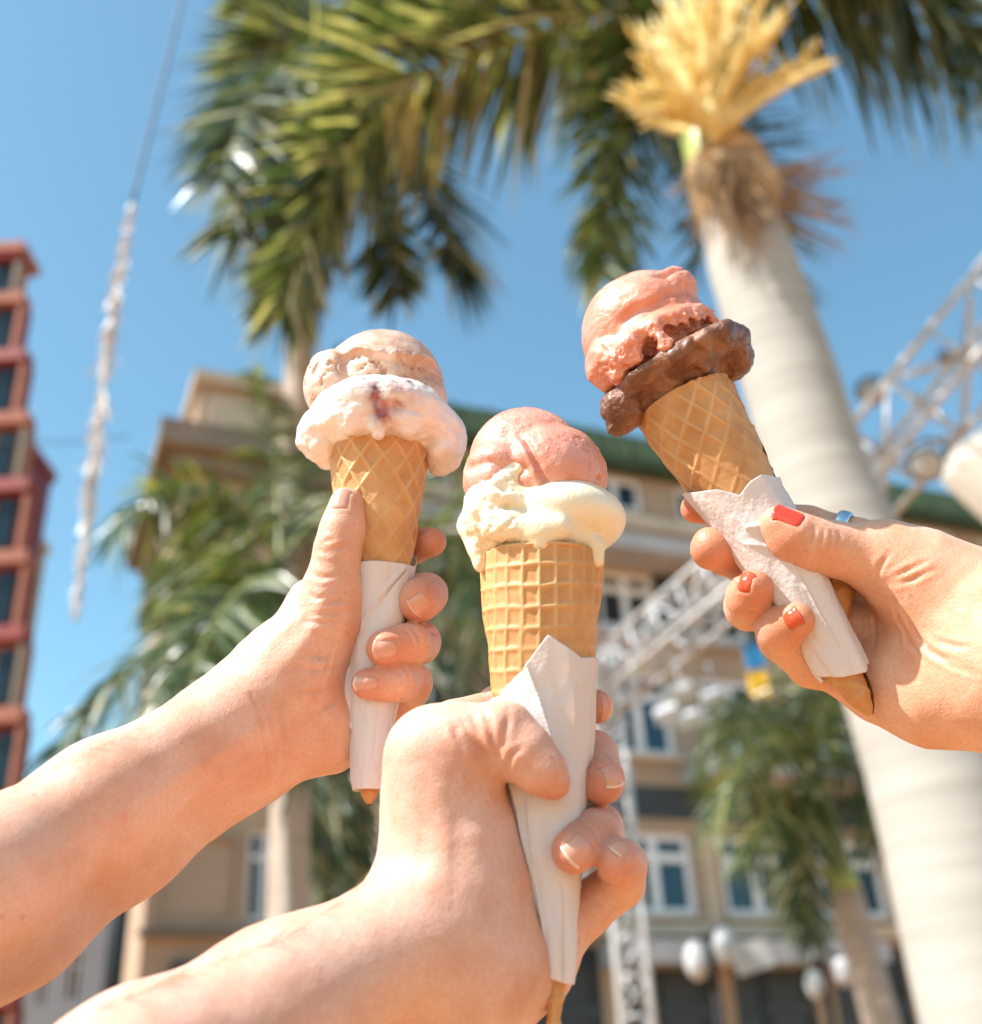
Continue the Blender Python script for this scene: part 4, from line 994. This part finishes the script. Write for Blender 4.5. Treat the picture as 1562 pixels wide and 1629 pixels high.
def d_pink(L):
    r = 2.4*fbm(L, .028, 4, 51)+.9*fbm(L, .11, 3, 52)
    d = L[:, 0]+.45*(L[:, 1]-130)+6*fbm(L, .03, 2, 55)          # slanting fold on the front
    r -= 7*np.exp(-((d+12)/6)**2)*sstep(L[:, 2], 20, 60)*sstep(L[:, 1], 185, 160)
    r += 5*np.exp(-((d+24)/7)**2)*sstep(L[:, 2], 20, 60)*sstep(L[:, 1], 190, 165)
    z = L[:, 1]+.2*L[:, 0]+8*fbm(L, .03, 2, 57)
    r -= 9*np.exp(-((z-116)/11)**2)*sstep(L[:, 0], -10, -35)*sstep(L[:, 2], 20, 60)
    r -= 4*blob(L, (74, 140, 60), (3, 22, 40))
    r -= 5*np.clip(fbm(L, .10, 2, 59)-.3, 0, 1)*sstep(L[:, 0], 40, 75)*3
    return r
scoop(cc, 'ice_cream_scoop', 'pink strawberry scoop with a slanting fold', IC_PINK, [
    ('e', (-24, 178, -14), (95, 92, 94)), ('e', (12, 142, 12), (94, 84, 92), 0, 5), ('e', (-70, 136, 14), (58, 66, 74), 0, 6)], disp=d_pink,
    attrs={'fleck': lambda L: sstep(vnoise(L, .22, 5)*.5+vnoise(L, .37, 9)*.5, .56, .66)})

# --- tilted cone at the palm trunk
cr_ = Cone(HR, [(1088, 640), (1340, 1065), (1365, 1105), (1380, 1128), (1385, 1138)], [79, 27, 20, 11, 3],
           'tilted ice cream cone with coral scoop dripping over a chocolate scoop', rot=.62, seam=12, tex=.0105)
tr = lambda py: float(np.interp(py, [640, 1136], [0, 1]))
def top_r(d): return np.interp(d, [-180, -90, 0, 40, 70, 90, 110, 130, 180], [.245, .30, .335, .335, .32, .325, .345, .30, .245])
def bot_r(d): return np.interp(d, [-180, 0, 60, 120, 180], [.87, .875, .90, .885, .85])
cr_.wrap(top_r, bot_r, extra=.0012, seed=23, crump=.0010, th0=-185, th1=190, folds=[(125, .43, 70, .47, .0013, .03), (112, .50, 70, .42, -.0008, .03), (140, .46, 100, .52, .0009, .02), (95, .45, 92, .8, .001, .02)])
def d_choc(L):
    r = 7*fbm(L, .030, 5, 61)-5*np.abs(fbm(L*np.array([.6, 1.3, .6]), .07, 3, 63))+2
    band = sstep(L[:, 1], 52, 62)*sstep(L[:, 2], 20, 50)
    r += band*(-19+9*fbm(L, .09, 4, 65)-6*np.abs(fbm(L, .16, 3, 66)))
    z = L[:, 1]-.1*L[:, 0]+6*fbm(L, .03, 2, 67)
    r += 13*np.exp(-((z-36)/13)**2)*sstep(L[:, 0], -40, -15)*sstep(L[:, 2], 20, 60)
    r -= 8*blob(L, (-45, 36, 100), (14, 22, 40))+6*blob(L, (18, 34, 112), (5, 9, 30))
    return r
scoop(cr_, 'ice_cream_scoop', 'glossy dark chocolate scoop with a drooping lip', IC_CHOC, [
    ('e', (2, 48, 8), (110, 46, 104)), ('e', (0, 14, 0), (80, 36, 78), 0, 14), ('e', (-100, 26, 14), (26, 34, 40), 25, 12), ('c', (-112, 22, 14), (-116, 8, 14), 20, 18, 10),
    ('e', (96, 30, 20), (36, 34, 60), -20, 12), ('c', (20, 20, 95), (24, 4, 92), 12, 8, 8), ('c', (36, 16, 92), (38, 4, 90), 9, 7, 8), ('e', (40, 38, 60), (66, 26, 58), 0, 8)], disp=d_choc)
def d_coral(L):
    r = 2.2*fbm(L, .028, 4, 71)+1.0*fbm(L*np.array([.5, 1.6, .5]), .08, 3, 73)
    rough = sstep(L[:, 0], 20, 60)*sstep(L[:, 2], 10, 40)
    r += rough*(4*fbm(L, .06, 3, 75)-4*np.clip(fbm(L, .12, 2, 77)-.1, 0, 1))
    z = L[:, 1]-.05*L[:, 0]+7*fbm(L*np.array([1, 0, 1]), .03, 2, 79)
    r -= 8*np.exp(-((z-136)/9)**2)*sstep(L[:, 2], 20, 60)*sstep(L[:, 0], -70, -40)
    r -= 7*np.exp(-((z-176)/7)**2)*sstep(L[:, 2], 10, 50)*sstep(L[:, 0], 20, 50)
    r += (5*fbm(L, .12, 3, 83)-4*np.abs(fbm(L, .2, 2, 84)))*sstep(L[:, 1], 104, 90)*sstep(L[:, 2], 20, 60)
    r -= 9*blob(L, (-88, 108, 60), (7, 16, 40))+7*blob(L, (0, 92, 108), (10, 12, 30))
    return r
scoop(cr_, 'ice_cream_scoop', 'coral pink scoop dripping onto the chocolate', IC_CORAL, [
    ('e', (2, 142, 2), (102, 92, 100)), ('e', (4, 102, 8), (108, 27, 104), 0, 10), ('e', (-84, 104, 20), (36, 36, 56), 10, 10), ('c', (-104, 92, 26), (-102, 74, 24), 22, 16, 8),
    ('c', (-18, 92, 106), (-20, 70, 108), 12, 9, 14), ('c', (-20, 70, 108), (-19, 56, 108), 9, 13, 6), ('c', (8, 92, 104), (12, 84, 103), 9, 5, 12), ('c', (30, 92, 101), (32, 80, 101), 8, 5, 11),
    ('c', (50, 92, 95), (52, 80, 95), 8, 5, 10), ('c', (86, 92, 60), (92, 64, 62), 9, 6, 10), ('c', (66, 94, 84), (66, 84, 84), 8, 5, 10), ('c', (-60, 90, 84), (-64, 70, 82), 20, 15, 14), ('c', (-80, 88, 64), (-90, 66, 56), 22, 18, 12),
    ('e', (64, 168, 30), (44, 38, 56), 0, 6)], disp=d_coral)
# torn end of the rolled wafer showing between thumb and palm
cor4 = [(1322, 916, .2), (1370, 906, .9), (1330, 972, .3), (1350, 984, .8)]; NW = 26; tw = []
q4 = [HR.p(*c) for c in cor4]
for j in range(NW):
    for i in range(NW):
        a_, b_ = i/(NW-1), j/(NW-1); tw.append((1-b_)*((1-a_)*q4[0]+a_*q4[1])+b_*((1-a_)*q4[2]+a_*q4[3])+np.array([0, 0, -.003*math.sin(a_*3.1)]))
tw = np.array(tw); tw += fbm(tw, 300, 3, 5)[:, None]*np.array([.0004, .0008, .0012])
ii = np.arange(NW*NW).reshape(NW, NW); fq = np.stack([ii[:-1, :-1], ii[1:, :-1], ii[1:, 1:], ii[:-1, 1:]], -1).reshape(-1, 4)
wf = quads_obj('wafer_flap', cam2world(tw), fq, mat=WAFFLE, parent=cr_.root, origin=cam2world(cr_.pts[-1]))
attr(wf, 'ridge', np.clip(.5+fbm(tw, 160, 2, 3), 0, 1)); attr(wf, 'toast', np.clip(.7+fbm(tw, 120, 2, 8), 0, 1))
wf.modifiers.new('thickness', 'SOLIDIFY').thickness = .0018
# ------------------------------------------------------------------ arms and hands
class Hand:
    def __init__(s, hold, lo, hi, mat, label, h=.001):
        s.H, s.mat, s.label, s.g = hold, mat, label, Grid(lo, hi, h)
        s.shear = lambda x: 0.0
        s.palm = s.g.new(); s.fingers = []; s.tips = []; s.knuck = []
    def chain(s, A, pts, k):
        pts = [(x, y, z+s.shear(x), r) for x, y, z, r in pts]
        P = [(s.H.p(x, y, z), s.H.r(r, y, z)) for x, y, z, r in pts]
        for (a, ra), (b, rb) in zip(P[:-1], P[1:]): s.g.cone(A, a, b, ra, rb, k)
        return P
    def body(s, pts, k=.010): s.chain(s.palm, pts, k)
    def finger(s, pts, k=.0035, web=.007, flush=1.0):
        q = [pts[0]]
        for a, b in zip(pts[:-1], pts[1:]):               # phalanges are slimmer between the joints
            if math.hypot(b[0]-a[0], b[1]-a[1]) > 34: q.append(((a[0]+b[0])/2, (a[1]+b[1])/2, (a[2]+b[2])/2, (a[3]+b[3])*.465))
            q.append(b)
        A = s.g.new(); P = s.chain(A, q, k); s.fingers.append((A, web)); s.tips.append((P[-1][0], P[-1][1]*1.7, flush))
        for q, r in P[1:-1]: s.knuck.append((q, r))
    def build(s):
        A = s.palm.copy()
        for F_, web in s.fingers: A = np.minimum(A, smin(s.palm, F_, web))
        s.A = A; del s.palm; s.fingers = []
        s.creases = []; s.pads = []; s.nails = []
    def crease(s, pix, depth=.0006, width=.0011, fade=True):
        P = [s.g.march(s.A, x, y) for x, y in pix]; P = [p for p in P if p is not None]
        if len(P) > 1: s.creases.append((np.array(P), depth, width, fade))
    def bump(s, px, py, hgt, r):
        p = s.g.march(s.A, px, py)
        if p is not None: s.pads.append((p, hgt, r))
    def nail(s, px, py, dx, dy, wpx, lpx, mat=None, tip=None, zt=0.0):
        q = s.g.march(s.A, px, py)
        if q is None: print('nail miss', px, py); return
        n = s.g.grad(s.A, q)[0]; t = np.array([dx, -dy, zt], float); t = unit(t-n*(t@n)); b = np.cross(n, t)
        u_ = q[2]/FPX; w_, l_ = wpx*u_, lpx*u_
        s.nails.append((q, n, t, b, w_, l_, mat or NAIL, tip or NAIL_TIP))
    def finish(s, origin_px, cut=0):
        g = s.g; V, Q = g.mesh(s.A, 6, .55)
        N = g.grad(s.A, V)
        d = np.zeros(len(V))
        for P, dep, wid, fade in s.creases:
            best = np.full(len(V), 1.0); tt = np.zeros(len(V)); m = len(P)-1
            near = np.where(np.all((V > P.min(0)-.006) & (V < P.max(0)+.006), axis=1))[0]
            X = V[near]; bb = np.full(len(X), 1.0); bt = np.zeros(len(X))
            for i in range(m):
                e = P[i+1]-P[i]; t = np.clip(((X-P[i])@e)/(e@e+1e-12), 0, 1)
                di = np.linalg.norm(X-P[i]-t[:, None]*e, axis=1); up = di < bb; bb[up] = di[up]; bt[up] = (i+t[up])/m
            f = np.sin(np.pi*np.clip(bt, .04, .96))**.6 if fade else 1
            d[near] += f*dep*(-np.exp(-(bb/wid)**2)+.45*np.exp(-((bb-2.1*wid)/(1.1*wid))**2))
        for p, hgt, r in s.pads: d += hgt*np.exp(-(np.linalg.norm(V-p, axis=1)/r)**2)
        d += .00035*fbm(V, 90, 3, 3)
        for q, n, t, b, w_, l_, *_ in s.nails:             # the nail bed
            r = V-q; a, c, z = r@b, r@t, r@n
            m_ = (np.abs(z) < w_*.5); e_ = sstep(np.abs(a)/(w_*.5), 1.05, .8)*sstep(np.abs(c)/(l_*.5), 1.08, .85)*m_; d -= .00045*e_
            d += .00022*m_*np.exp(-((np.maximum(np.abs(a)/(w_*.5), -c/(l_*.5))-1.15)/.14)**2)*(c < l_*.3)*(np.abs(c) < l_*.8)*(np.abs(a) < w_*.8)
        V = V+N*d[:, None]
        W = cam2world(V); Q = signed_fix(W, Q)
        org = cam2world(s.H.p(*origin_px))
        ob = quads_obj('person', W, Q, mat=s.mat, origin=org)
        tag(ob, s.label, 'person', 'arms raising ice creams')
        fl = np.zeros(len(V))
        for p, r, f in s.tips: fl = np.maximum(fl, f*np.exp(-(np.linalg.norm(V-p, axis=1)/r)**2))
        for p, r in s.knuck: fl = np.maximum(fl, .35*np.exp(-(np.linalg.norm(V-p, axis=1)/(r*1.3))**2))
        for P, dep, wid, fade in s.creases:
            for p in P: fl = np.maximum(fl, .25*np.exp(-(np.linalg.norm(V-p, axis=1)/.004)**2))
        attr(ob, 'flush', np.clip(fl+.25*fbm(V, 60, 2, 9)*fl, 0, 1))
        for q, n, t, b, w_, l_, m1, m2 in s.nails:
            nu, nv = 17, 22; top, bot = [], []
            for j in range(nv):
                v = -0.5+j/(nv-1)
                for i in range(nu):
                    u = -1+2*i/(nu-1)
                    ve = v*(1-.22*u*u) if v > 0 else v*(1-.30*abs(u)**3)
                    hw = .5*(1-.10*max(0, -v)*2)*(1 if v < .3 else 1-.12*((v-.3)/.2)**2)
                    p = q+b*(u*w_*hw)+t*(ve*l_)-n*(u*u*w_*.16)
                    top.append(p)
            top = np.array(top)
            for _ in range(6):
                top = top-n[None]*np.clip(g.sample(s.A, top)[:, None], -.002, .002)*.8
            G = top.reshape(nv, nu, 3)
            for j in range(nv-5, nv): G[j] = G[nv-6]+(G[nv-6]-G[nv-9])/3*(j-nv+6)
            for j in range(nv): G[j] = .0+G[j]
            for _ in range(3): G[1:-1, 1:-1] = .5*G[1:-1, 1:-1]+.125*(G[2:, 1:-1]+G[:-2, 1:-1]+G[1:-1, 2:]+G[1:-1, :-2])
            crown = (1-np.linspace(-1, 1, nu)**2)*.00028
            vv_ = np.linspace(-.5, .5, nv); sink = np.maximum((np.abs(np.linspace(-1, 1, nu))**6)[None, :]*(vv_ < .34)[:, None], (np.clip((-.36-vv_)/.14, 0, 1)**2)[:, None])
            T_ = G+n*(crown[None, :]-.00006-.0006*sink)[..., None]; B_ = T_-n*.0007
            VV = np.concatenate([T_.reshape(-1, 3), B_.reshape(-1, 3)]); ii = np.arange(nv*nu).reshape(nv, nu); o_ = nv*nu
            F_ = []; fm = []
            for j in range(nv-1):
                for i in range(nu-1):
                    F_.append([ii[j, i], ii[j, i+1], ii[j+1, i+1], ii[j+1, i]]); fm.append(1 if j >= nv-3 else 0)
                    F_.append([o_+ii[j, i], o_+ii[j+1, i], o_+ii[j+1, i+1], o_+ii[j, i+1]]); fm.append(1 if j >= nv-4 else 0)
            loop = list(ii[0, :])+list(ii[1:, -1])+list(ii[-1, -2::-1])+list(ii[-2:0:-1, 0])
            for a_, b_ in zip(loop, loop[1:]+loop[:1]): F_.append([b_, a_, o_+a_, o_+b_]); fm.append(0)
            mesh_obj('fingernail', cam2world(VV), F_, parent=ob, origin=cam2world(q), mats=[m1, m2], fmat=fm)
        return ob
    def hairs(s, ob, pix_fn, n, length, seed=0, r=.000045):
        rg = np.random.default_rng(seed); VV, FF = [], []
        for _ in range(n):
            px, py, dirv = pix_fn(rg); p = s.g.march(s.A, px, py)
            if p is None: continue
            nrm = s.g.grad(s.A, p)[0]; L = length*rg.uniform(.5, 1.2)
            t = unit(np.array([dirv[0], -dirv[1], 0])+rg.normal(0, .25, 3)); t = unit(t-nrm*(t@nrm))
            side = unit(np.cross(nrm, t)); curl = rg.normal(0, .5)
            prev = None
            for k in range(6):
                f = k/5; c = p+t*L*f+nrm*L*(.75*f-.45*f*f)+side*L*curl*f*f; rad = r*(1-.7*f)
                base = len(VV)
                for a in range(3):
                    an = a*2.094; VV.append(c+rad*(math.cos(an)*nrm+math.sin(an)*side))
                if prev is not None:
                    for a in range(3): FF.append([prev+a, prev+(a+1) % 3, base+(a+1) % 3, base+a])
                prev = base
        if VV:
            o = mesh_obj('arm_hair', cam2world(np.array(VV)), FF, HAIR, ob, origin=np.array(ob.location)); tag(o, kind='stuff')

# ---- left arm: thumb along the cone, fingers wrapped round behind it
def bounds(hold, pts, pad=.05):
    P = np.array([hold.p(*p) for p in pts]); return P.min(0)-pad, P.max(0)+pad
lo, hi = bounds(HA, [(-380, 1650, -9), (-380, 1650, 0), (710, 780, -1), (500, 1000, 3), (560, 800, -2)], .02)
lo -= np.array([.03, .03, .035]); hi += np.array([0, .0, .03])
A_ = Hand(HA, lo, hi, SKIN_A, 'bare forearm reaching up, fist closed on the cone with nougat and cherry scoops', .00115)
A_.shear = lambda x: -max(0, 400-x)/400*4.5
def forearm(h, pts, n, k, lift=.34):                # two long muscle bellies side by side, the upper one nearer the camera
    for sg in (1, -1):
        h.body([(x+sg*.25*r*n[0], y+sg*.25*r*n[1], z-sg*lift*r*h.H.u*100, r*.76) for x, y, z, r in pts], k)
forearm(A_, [(372, 1180, .3, 104), (180, 1303, .1, 121), (0, 1425, 0, 142), (-330, 1640, 0, 152)], (-.55, -.835), .012)
A_.body([(372, 1175, .3, 100), (462, 1075, .1, 84), (520, 985, -.8, 54)], .012)
A_.body([(400, 1165, .8, 90), (520, 1158, 1.1, 62), (575, 1135, 1.7, 44)], .012)
for (x, y, z, r) in [(500, 962, 2.0, 38), (515, 1012, 2.4, 40), (528, 1062, 2.3, 40), (545, 1112, 2.0, 40)]:
    A_.body([(390, 1130, 1.0, 60), (x, y, z, r)], .010)
A_.finger([(520, 985, -.8, 52), (530, 928, -1.45, 42), (538, 872, -1.75, 36), (546, 838, -1.9, 33), (551, 802, -1.95, 27)], web=.010, flush=.5)
A_.finger([(500, 962, 2.0, 38), (600, 886, 2.7, 31), (655, 868, 2.0, 28), (686, 862, 1.0, 24)])
A_.finger([(515, 1012, 2.4, 38), (640, 950, 2.7, 34), (677, 946, 1.0, 33), (667, 954, -.5, 33), (664, 957, -.9, 32)])
A_.finger([(528, 1062, 2.3, 38), (646, 1022, 2.2, 34), (666, 1022, .8, 33), (652, 1025, -.7, 32), (612, 1031, -1.55, 30)])
A_.finger([(545, 1112, 2.0, 36), (610, 1140, 2.3, 31), (652, 1094, 1.4, 31), (656, 1086, .3, 30), (634, 1086, -.8, 28), (584, 1088, -1.35, 25)])
A_.build()
A_.nail(541, 792, -.05, -1, 32, 40, NAIL, NAIL_EDGE); A_.nail(668, 962, -.75, .6, 36, 34, NAIL, NAIL_EDGE); A_.nail(612, 1034, -1, .08, 32, 40, NAIL, NAIL_EDGE); A_.nail(580, 1087, -1, .05, 24, 40, NAIL, NAIL_TIP)
for c_ in [[(508, 866), (522, 871), (540, 872), (556, 869)], [(505, 874), (520, 879), (538, 880)], [(500, 858), (515, 861), (530, 861)],
           [(488, 980), (510, 978), (532, 975), (560, 972)], [(484, 988), (505, 990), (528, 988)], [(495, 945), (505, 952), (520, 950)],
           [(500, 915), (515, 919), (530, 918)], [(400, 1105), (415, 1150), (425, 1200), (428, 1240)], [(445, 1120), (452, 1170), (450, 1230)],
           [(470, 1060), (500, 1068), (530, 1062)], [(490, 1040), (510, 1046), (535, 1040)], [(700, 1010), (685, 1005), (680, 1030)], [(535, 1110), (520, 1125), (505, 1135)]]:
    A_.crease(c_, .0009, .0011)
for c_ in [[(430, 1150), (330, 1215), (200, 1300)], [(420, 1192), (320, 1257), (200, 1332)], [(520, 930), (505, 1000), (450, 1060)]]: A_.crease(c_, -.0009, .0035)
for c_ in [[(644, 1004), (652, 1012), (655, 1024)], [(656, 1002), (663, 1012), (666, 1024)], [(628, 1066), (636, 1072), (640, 1082)], [(640, 1064), (648, 1072), (651, 1082)], [(690, 925), (682, 932), (680, 944)], [(530, 1020), (520, 1060), (500, 1110)], [(552, 960), (535, 955), (515, 962)], [(470, 1100), (500, 1100), (530, 1090)]]: A_.crease(c_, .0007, .0009)
arm_a = A_.finish((-330, 1640, -8))
A_.hairs(arm_a, lambda rg: (lambda x: (x, 1262-.49*x+rg.uniform(0, 9)-(18 if x > 250 else 0), (.8, -.5)))(rg.uniform(-60, 330)), 120, .006, 1, .00005)

# ---- middle hand: thumb laid across the paper
lo, hi = bounds(HC, [(-220, 2080, -6.5), (-220, 2080, 0), (1025, 1080, 3.4), (620, 1100, -2.6)], .02)
lo -= np.array([.03, .035, .03]); hi += np.array([0, .01, .02])
C_ = Hand(HC, lo, hi, SKIN_C, 'bare forearm and hand with thumb laid across the paper of the strawberry and vanilla cone', .00115)
C_.shear = lambda x: -max(0, 600-x)/400*3.0
forearm(C_, [(705, 1495, 0, 128), (470, 1645, 0, 165), (250, 1790, 0, 204), (-150, 2040, 0, 214)], (-.55, -.835), .014)
C_.body([(700, 1495, 0, 120), (728, 1400, 0, 108), (712, 1310, -.2, 96), (698, 1235, -.8, 76), (690, 1196, -1.1, 64)], .012)
C_.body([(690, 1510, .3, 115), (752, 1548, .3, 114)], .02)
C_.body([(752, 1540, .6, 95), (846, 1520, 1.2, 60), (880, 1478, 1.4, 48)], .014)
for (x, y, z, r) in [(722, 1165, 1.3, 46), (735, 1235, 2.0, 48), (760, 1330, 2.2, 48), (850, 1478, 1.6, 48)]:
    C_.body([(715, 1440, .9, 80), (x, y, z, r)], .012)
C_.finger([(690, 1196, -1.1, 63), (745, 1178, -1.7, 56), (800, 1168, -2.2, 51), (838, 1202, -2.4, 45), (866, 1230, -2.45, 36), (882, 1248, -2.4, 24)], web=.010, flush=.9)
C_.finger([(722, 1165, 1.3, 44), (795, 1124, 3.0, 33), (895, 1118, 3.0, 31), (948, 1124, 1.9, 27)])
C_.finger([(735, 1235, 2.0, 44), (862, 1180, 3.3, 38), (944, 1200, 1.7, 36), (957, 1240, .1, 34), (956, 1246, -.1, 33)])
C_.finger([(760, 1330, 2.2, 44), (880, 1310, 2.6, 38), (952, 1318, .9, 37), (944, 1328, -.4, 37), (912, 1354, -1.6, 36)])
C_.finger([(850, 1478, 1.6, 46), (930, 1448, 1.4, 40), (988, 1404, .8, 36), (990, 1376, -.5, 37), (982, 1368, -1.2, 36)])
C_.build()
C_.nail(922, 1352, -.75, .65, 44, 50); C_.nail(978, 1233, .5, .85, 40, 40, zt=-.6); C_.nail(985, 1346, -.5, -.5, 30, 28, zt=-1); C_.nail(966, 1124, 1, 0, 46, 22)
for c_ in [[(735, 1150), (748, 1172), (768, 1192), (782, 1206)], [(728, 1160), (740, 1182), (758, 1204), (776, 1218)], [(770, 1128), (778, 1150), (785, 1180), (790, 1205)], [(808, 1128), (806, 1150), (800, 1178), (792, 1204)],
           [(720, 1150), (726, 1170), (738, 1195)], [(945, 1392), (970, 1406), (1000, 1412)], [(930, 1420), (950, 1440), (975, 1446)], [(752, 1140), (760, 1160), (770, 1180)],
           [(880, 1330), (900, 1310), (930, 1302)]]:
    C_.crease(c_, .0008, .0012)
C_.crease([(748, 1175), (765, 1195), (785, 1215)], .0012, .0016)
for c_ in [[(700, 1230), (705, 1320), (690, 1420)], [(745, 1250), (765, 1340), (775, 1440)]]: C_.crease(c_, -.0006, .0055)
for c_ in [[(940, 1205), (952, 1212), (966, 1210)], [(936, 1215), (950, 1222), (964, 1222)], [(925, 1310), (938, 1318), (948, 1332)], [(935, 1305), (948, 1312), (958, 1325)], [(830, 1190), (815, 1200), (808, 1220)], [(985, 1390), (1000, 1385), (1015, 1372)]]: C_.crease(c_, .0008, .0010)
arm_c = C_.finish((-150, 2040, -5.6))
def _hc(rg):
    x = rg.uniform(150, 600); y = np.interp(x, [138, 193, 322, 460, 529, 589, 611], [1611, 1588, 1538, 1483, 1437, 1395, 1340]); return x, y+rg.uniform(0, 9), (.75, -.6)
C_.hairs(arm_c, _hc, 130, .009, 2, .00006)

# ---- right hand: palm towards the camera, red nails
lo, hi = bounds(HR, [(2150, 1230, -8), (2150, 1230, 0), (1075, 780, -2), (1250, 1050, 3.2), (1500, 840, 2)], .02)
lo -= np.array([0, .03, .02]); hi += np.array([.03, .01, .03])
R_ = Hand(HR, lo, hi, SKIN_R, 'bare hand with chipped red nails and a silver ring holding the tilted chocolate cone', .0011)
R_.shear = lambda x: -max(0, x-1385)/220*2.3
R_.body([(1620, 1045, .9, 132), (1740, 1075, .9, 118), (2120, 1200, .6, 150)], .02)
R_.body([(1620, 1030, .8, 128), (1520, 962, .5, 90), (1450, 915, -.2, 62), (1405, 890, -.7, 47)], .014)
R_.body([(1600, 1090, 1.3, 110), (1480, 1100, 1.7, 78), (1400, 1090, 1.9, 54)], .014)
for (x, y, z, r) in [(1440, 880, 1.6, 40), (1420, 935, 2.2, 44), (1405, 1010, 2.4, 46), (1395, 1082, 2.0, 46)]:
    R_.body([(1570, 1040, 1.8, 90), (x, y, z, r)], .012)
R_.finger([(1450, 912, -.2, 58), (1400, 884, -.8, 47), (1330, 874, -1.25, 43), (1290, 866, -1.55, 43), (1258, 852, -1.8, 39), (1238, 834, -1.95, 30)], web=.012, flush=.7)
R_.finger([(1440, 880, 1.6, 40), (1285, 838, 2.6, 32), (1175, 812, 2.5, 28), (1106, 809, 1.7, 24)])
R_.finger([(1420, 935, 2.2, 42), (1275, 912, 3.0, 36), (1185, 890, 2.0, 37), (1134, 872, .5, 36)])
R_.finger([(1405, 1010, 2.4, 42), (1255, 985, 2.5, 37), (1190, 965, .8, 36), (1192, 950, -.4, 34), (1199, 936, -1.0, 30)])
R_.finger([(1395, 1082, 2.0, 46), (1290, 1054, 1.7, 38), (1244, 1014, .6, 37), (1240, 1002, -.3, 36), (1268, 986, -1.25, 28)])
R_.build()
R_.nail(1256, 817, -.72, -.70, 40, 50, NAIL_RED, NAIL_RED); R_.nail(1184, 924, .1, -1, 28, 36, NAIL_FADE, NAIL_FADE); R_.nail(1260, 984, .85, -.45, 34, 30, NAIL_FADE, NAIL_FADE)
for c_ in [[(1310, 845), (1303, 862), (1300, 885)], [(1322, 848), (1318, 866), (1312, 885)], [(1334, 850), (1330, 866)], [(1296, 838), (1292, 856), (1288, 872)],
           [(1410, 925), (1440, 910), (1470, 895)], [(1415, 930), (1450, 922), (1490, 905)], [(1390, 930), (1400, 900), (1415, 880)], [(1390, 935), (1392, 985), (1388, 1040)],
           [(1420, 945), (1432, 990), (1445, 1050)], [(1425, 955), (1460, 1010), (1475, 1035), (1500, 1050)], [(1470, 1022), (1500, 1045), (1545, 1060)], [(1478, 1035), (1510, 1058), (1555, 1072)], [(1430, 985), (1445, 1020), (1470, 1050)],
           [(1235, 1045), (1250, 1035), (1270, 1022)], [(1545, 1030), (1520, 1028), (1490, 1018)], [(1165, 905), (1180, 918), (1190, 925)], [(1170, 985), (1195, 975), (1215, 985)]]:
    R_.crease(c_, .0008, .0011)
arm_r = R_.finish((2120, 1200, -7))

# ---- silver ring on the index finger
p0, p1 = HR.p(1440, 880, 1.6+R_.shear(1440)), HR.p(1285, 838, 2.6); tpar = (1440-1338)/(1440-1285)
cen = p0+(p1-p0)*tpar; ax = unit(p1-p0); rr = HR.r(40, 880, 1.6)*(1-tpar)+HR.r(32, 838, 2.6)*tpar
b1 = unit(np.cross(ax, [0, 0, 1.0])); b2 = np.cross(ax, b1); VV = []; nu, prof = 64, [(-.0029, .0002), (-.0027, .0013), (-.001, .0017), (.001, .0017), (.0027, .0013), (.0029, .0002), (0, -.0006)]
for i in range(nu):
    a = i/nu*2*math.pi
    for (x, y) in prof: VV.append(cen+ax*x+(rr+y)*(math.cos(a)*b1+math.sin(a)*b2))
m_ = len(prof); FF = [[i*m_+j, i*m_+(j+1) % m_, ((i+1) % nu)*m_+(j+1) % m_, ((i+1) % nu)*m_+j] for i in range(nu) for j in range(m_)]
rg_ = mesh_obj('finger_ring', cam2world(np.array(VV)), FF, SILVER, origin=cam2world(cen))
tag(rg_, 'plain silver band ring worn behind the red-nailed thumb', 'ring')
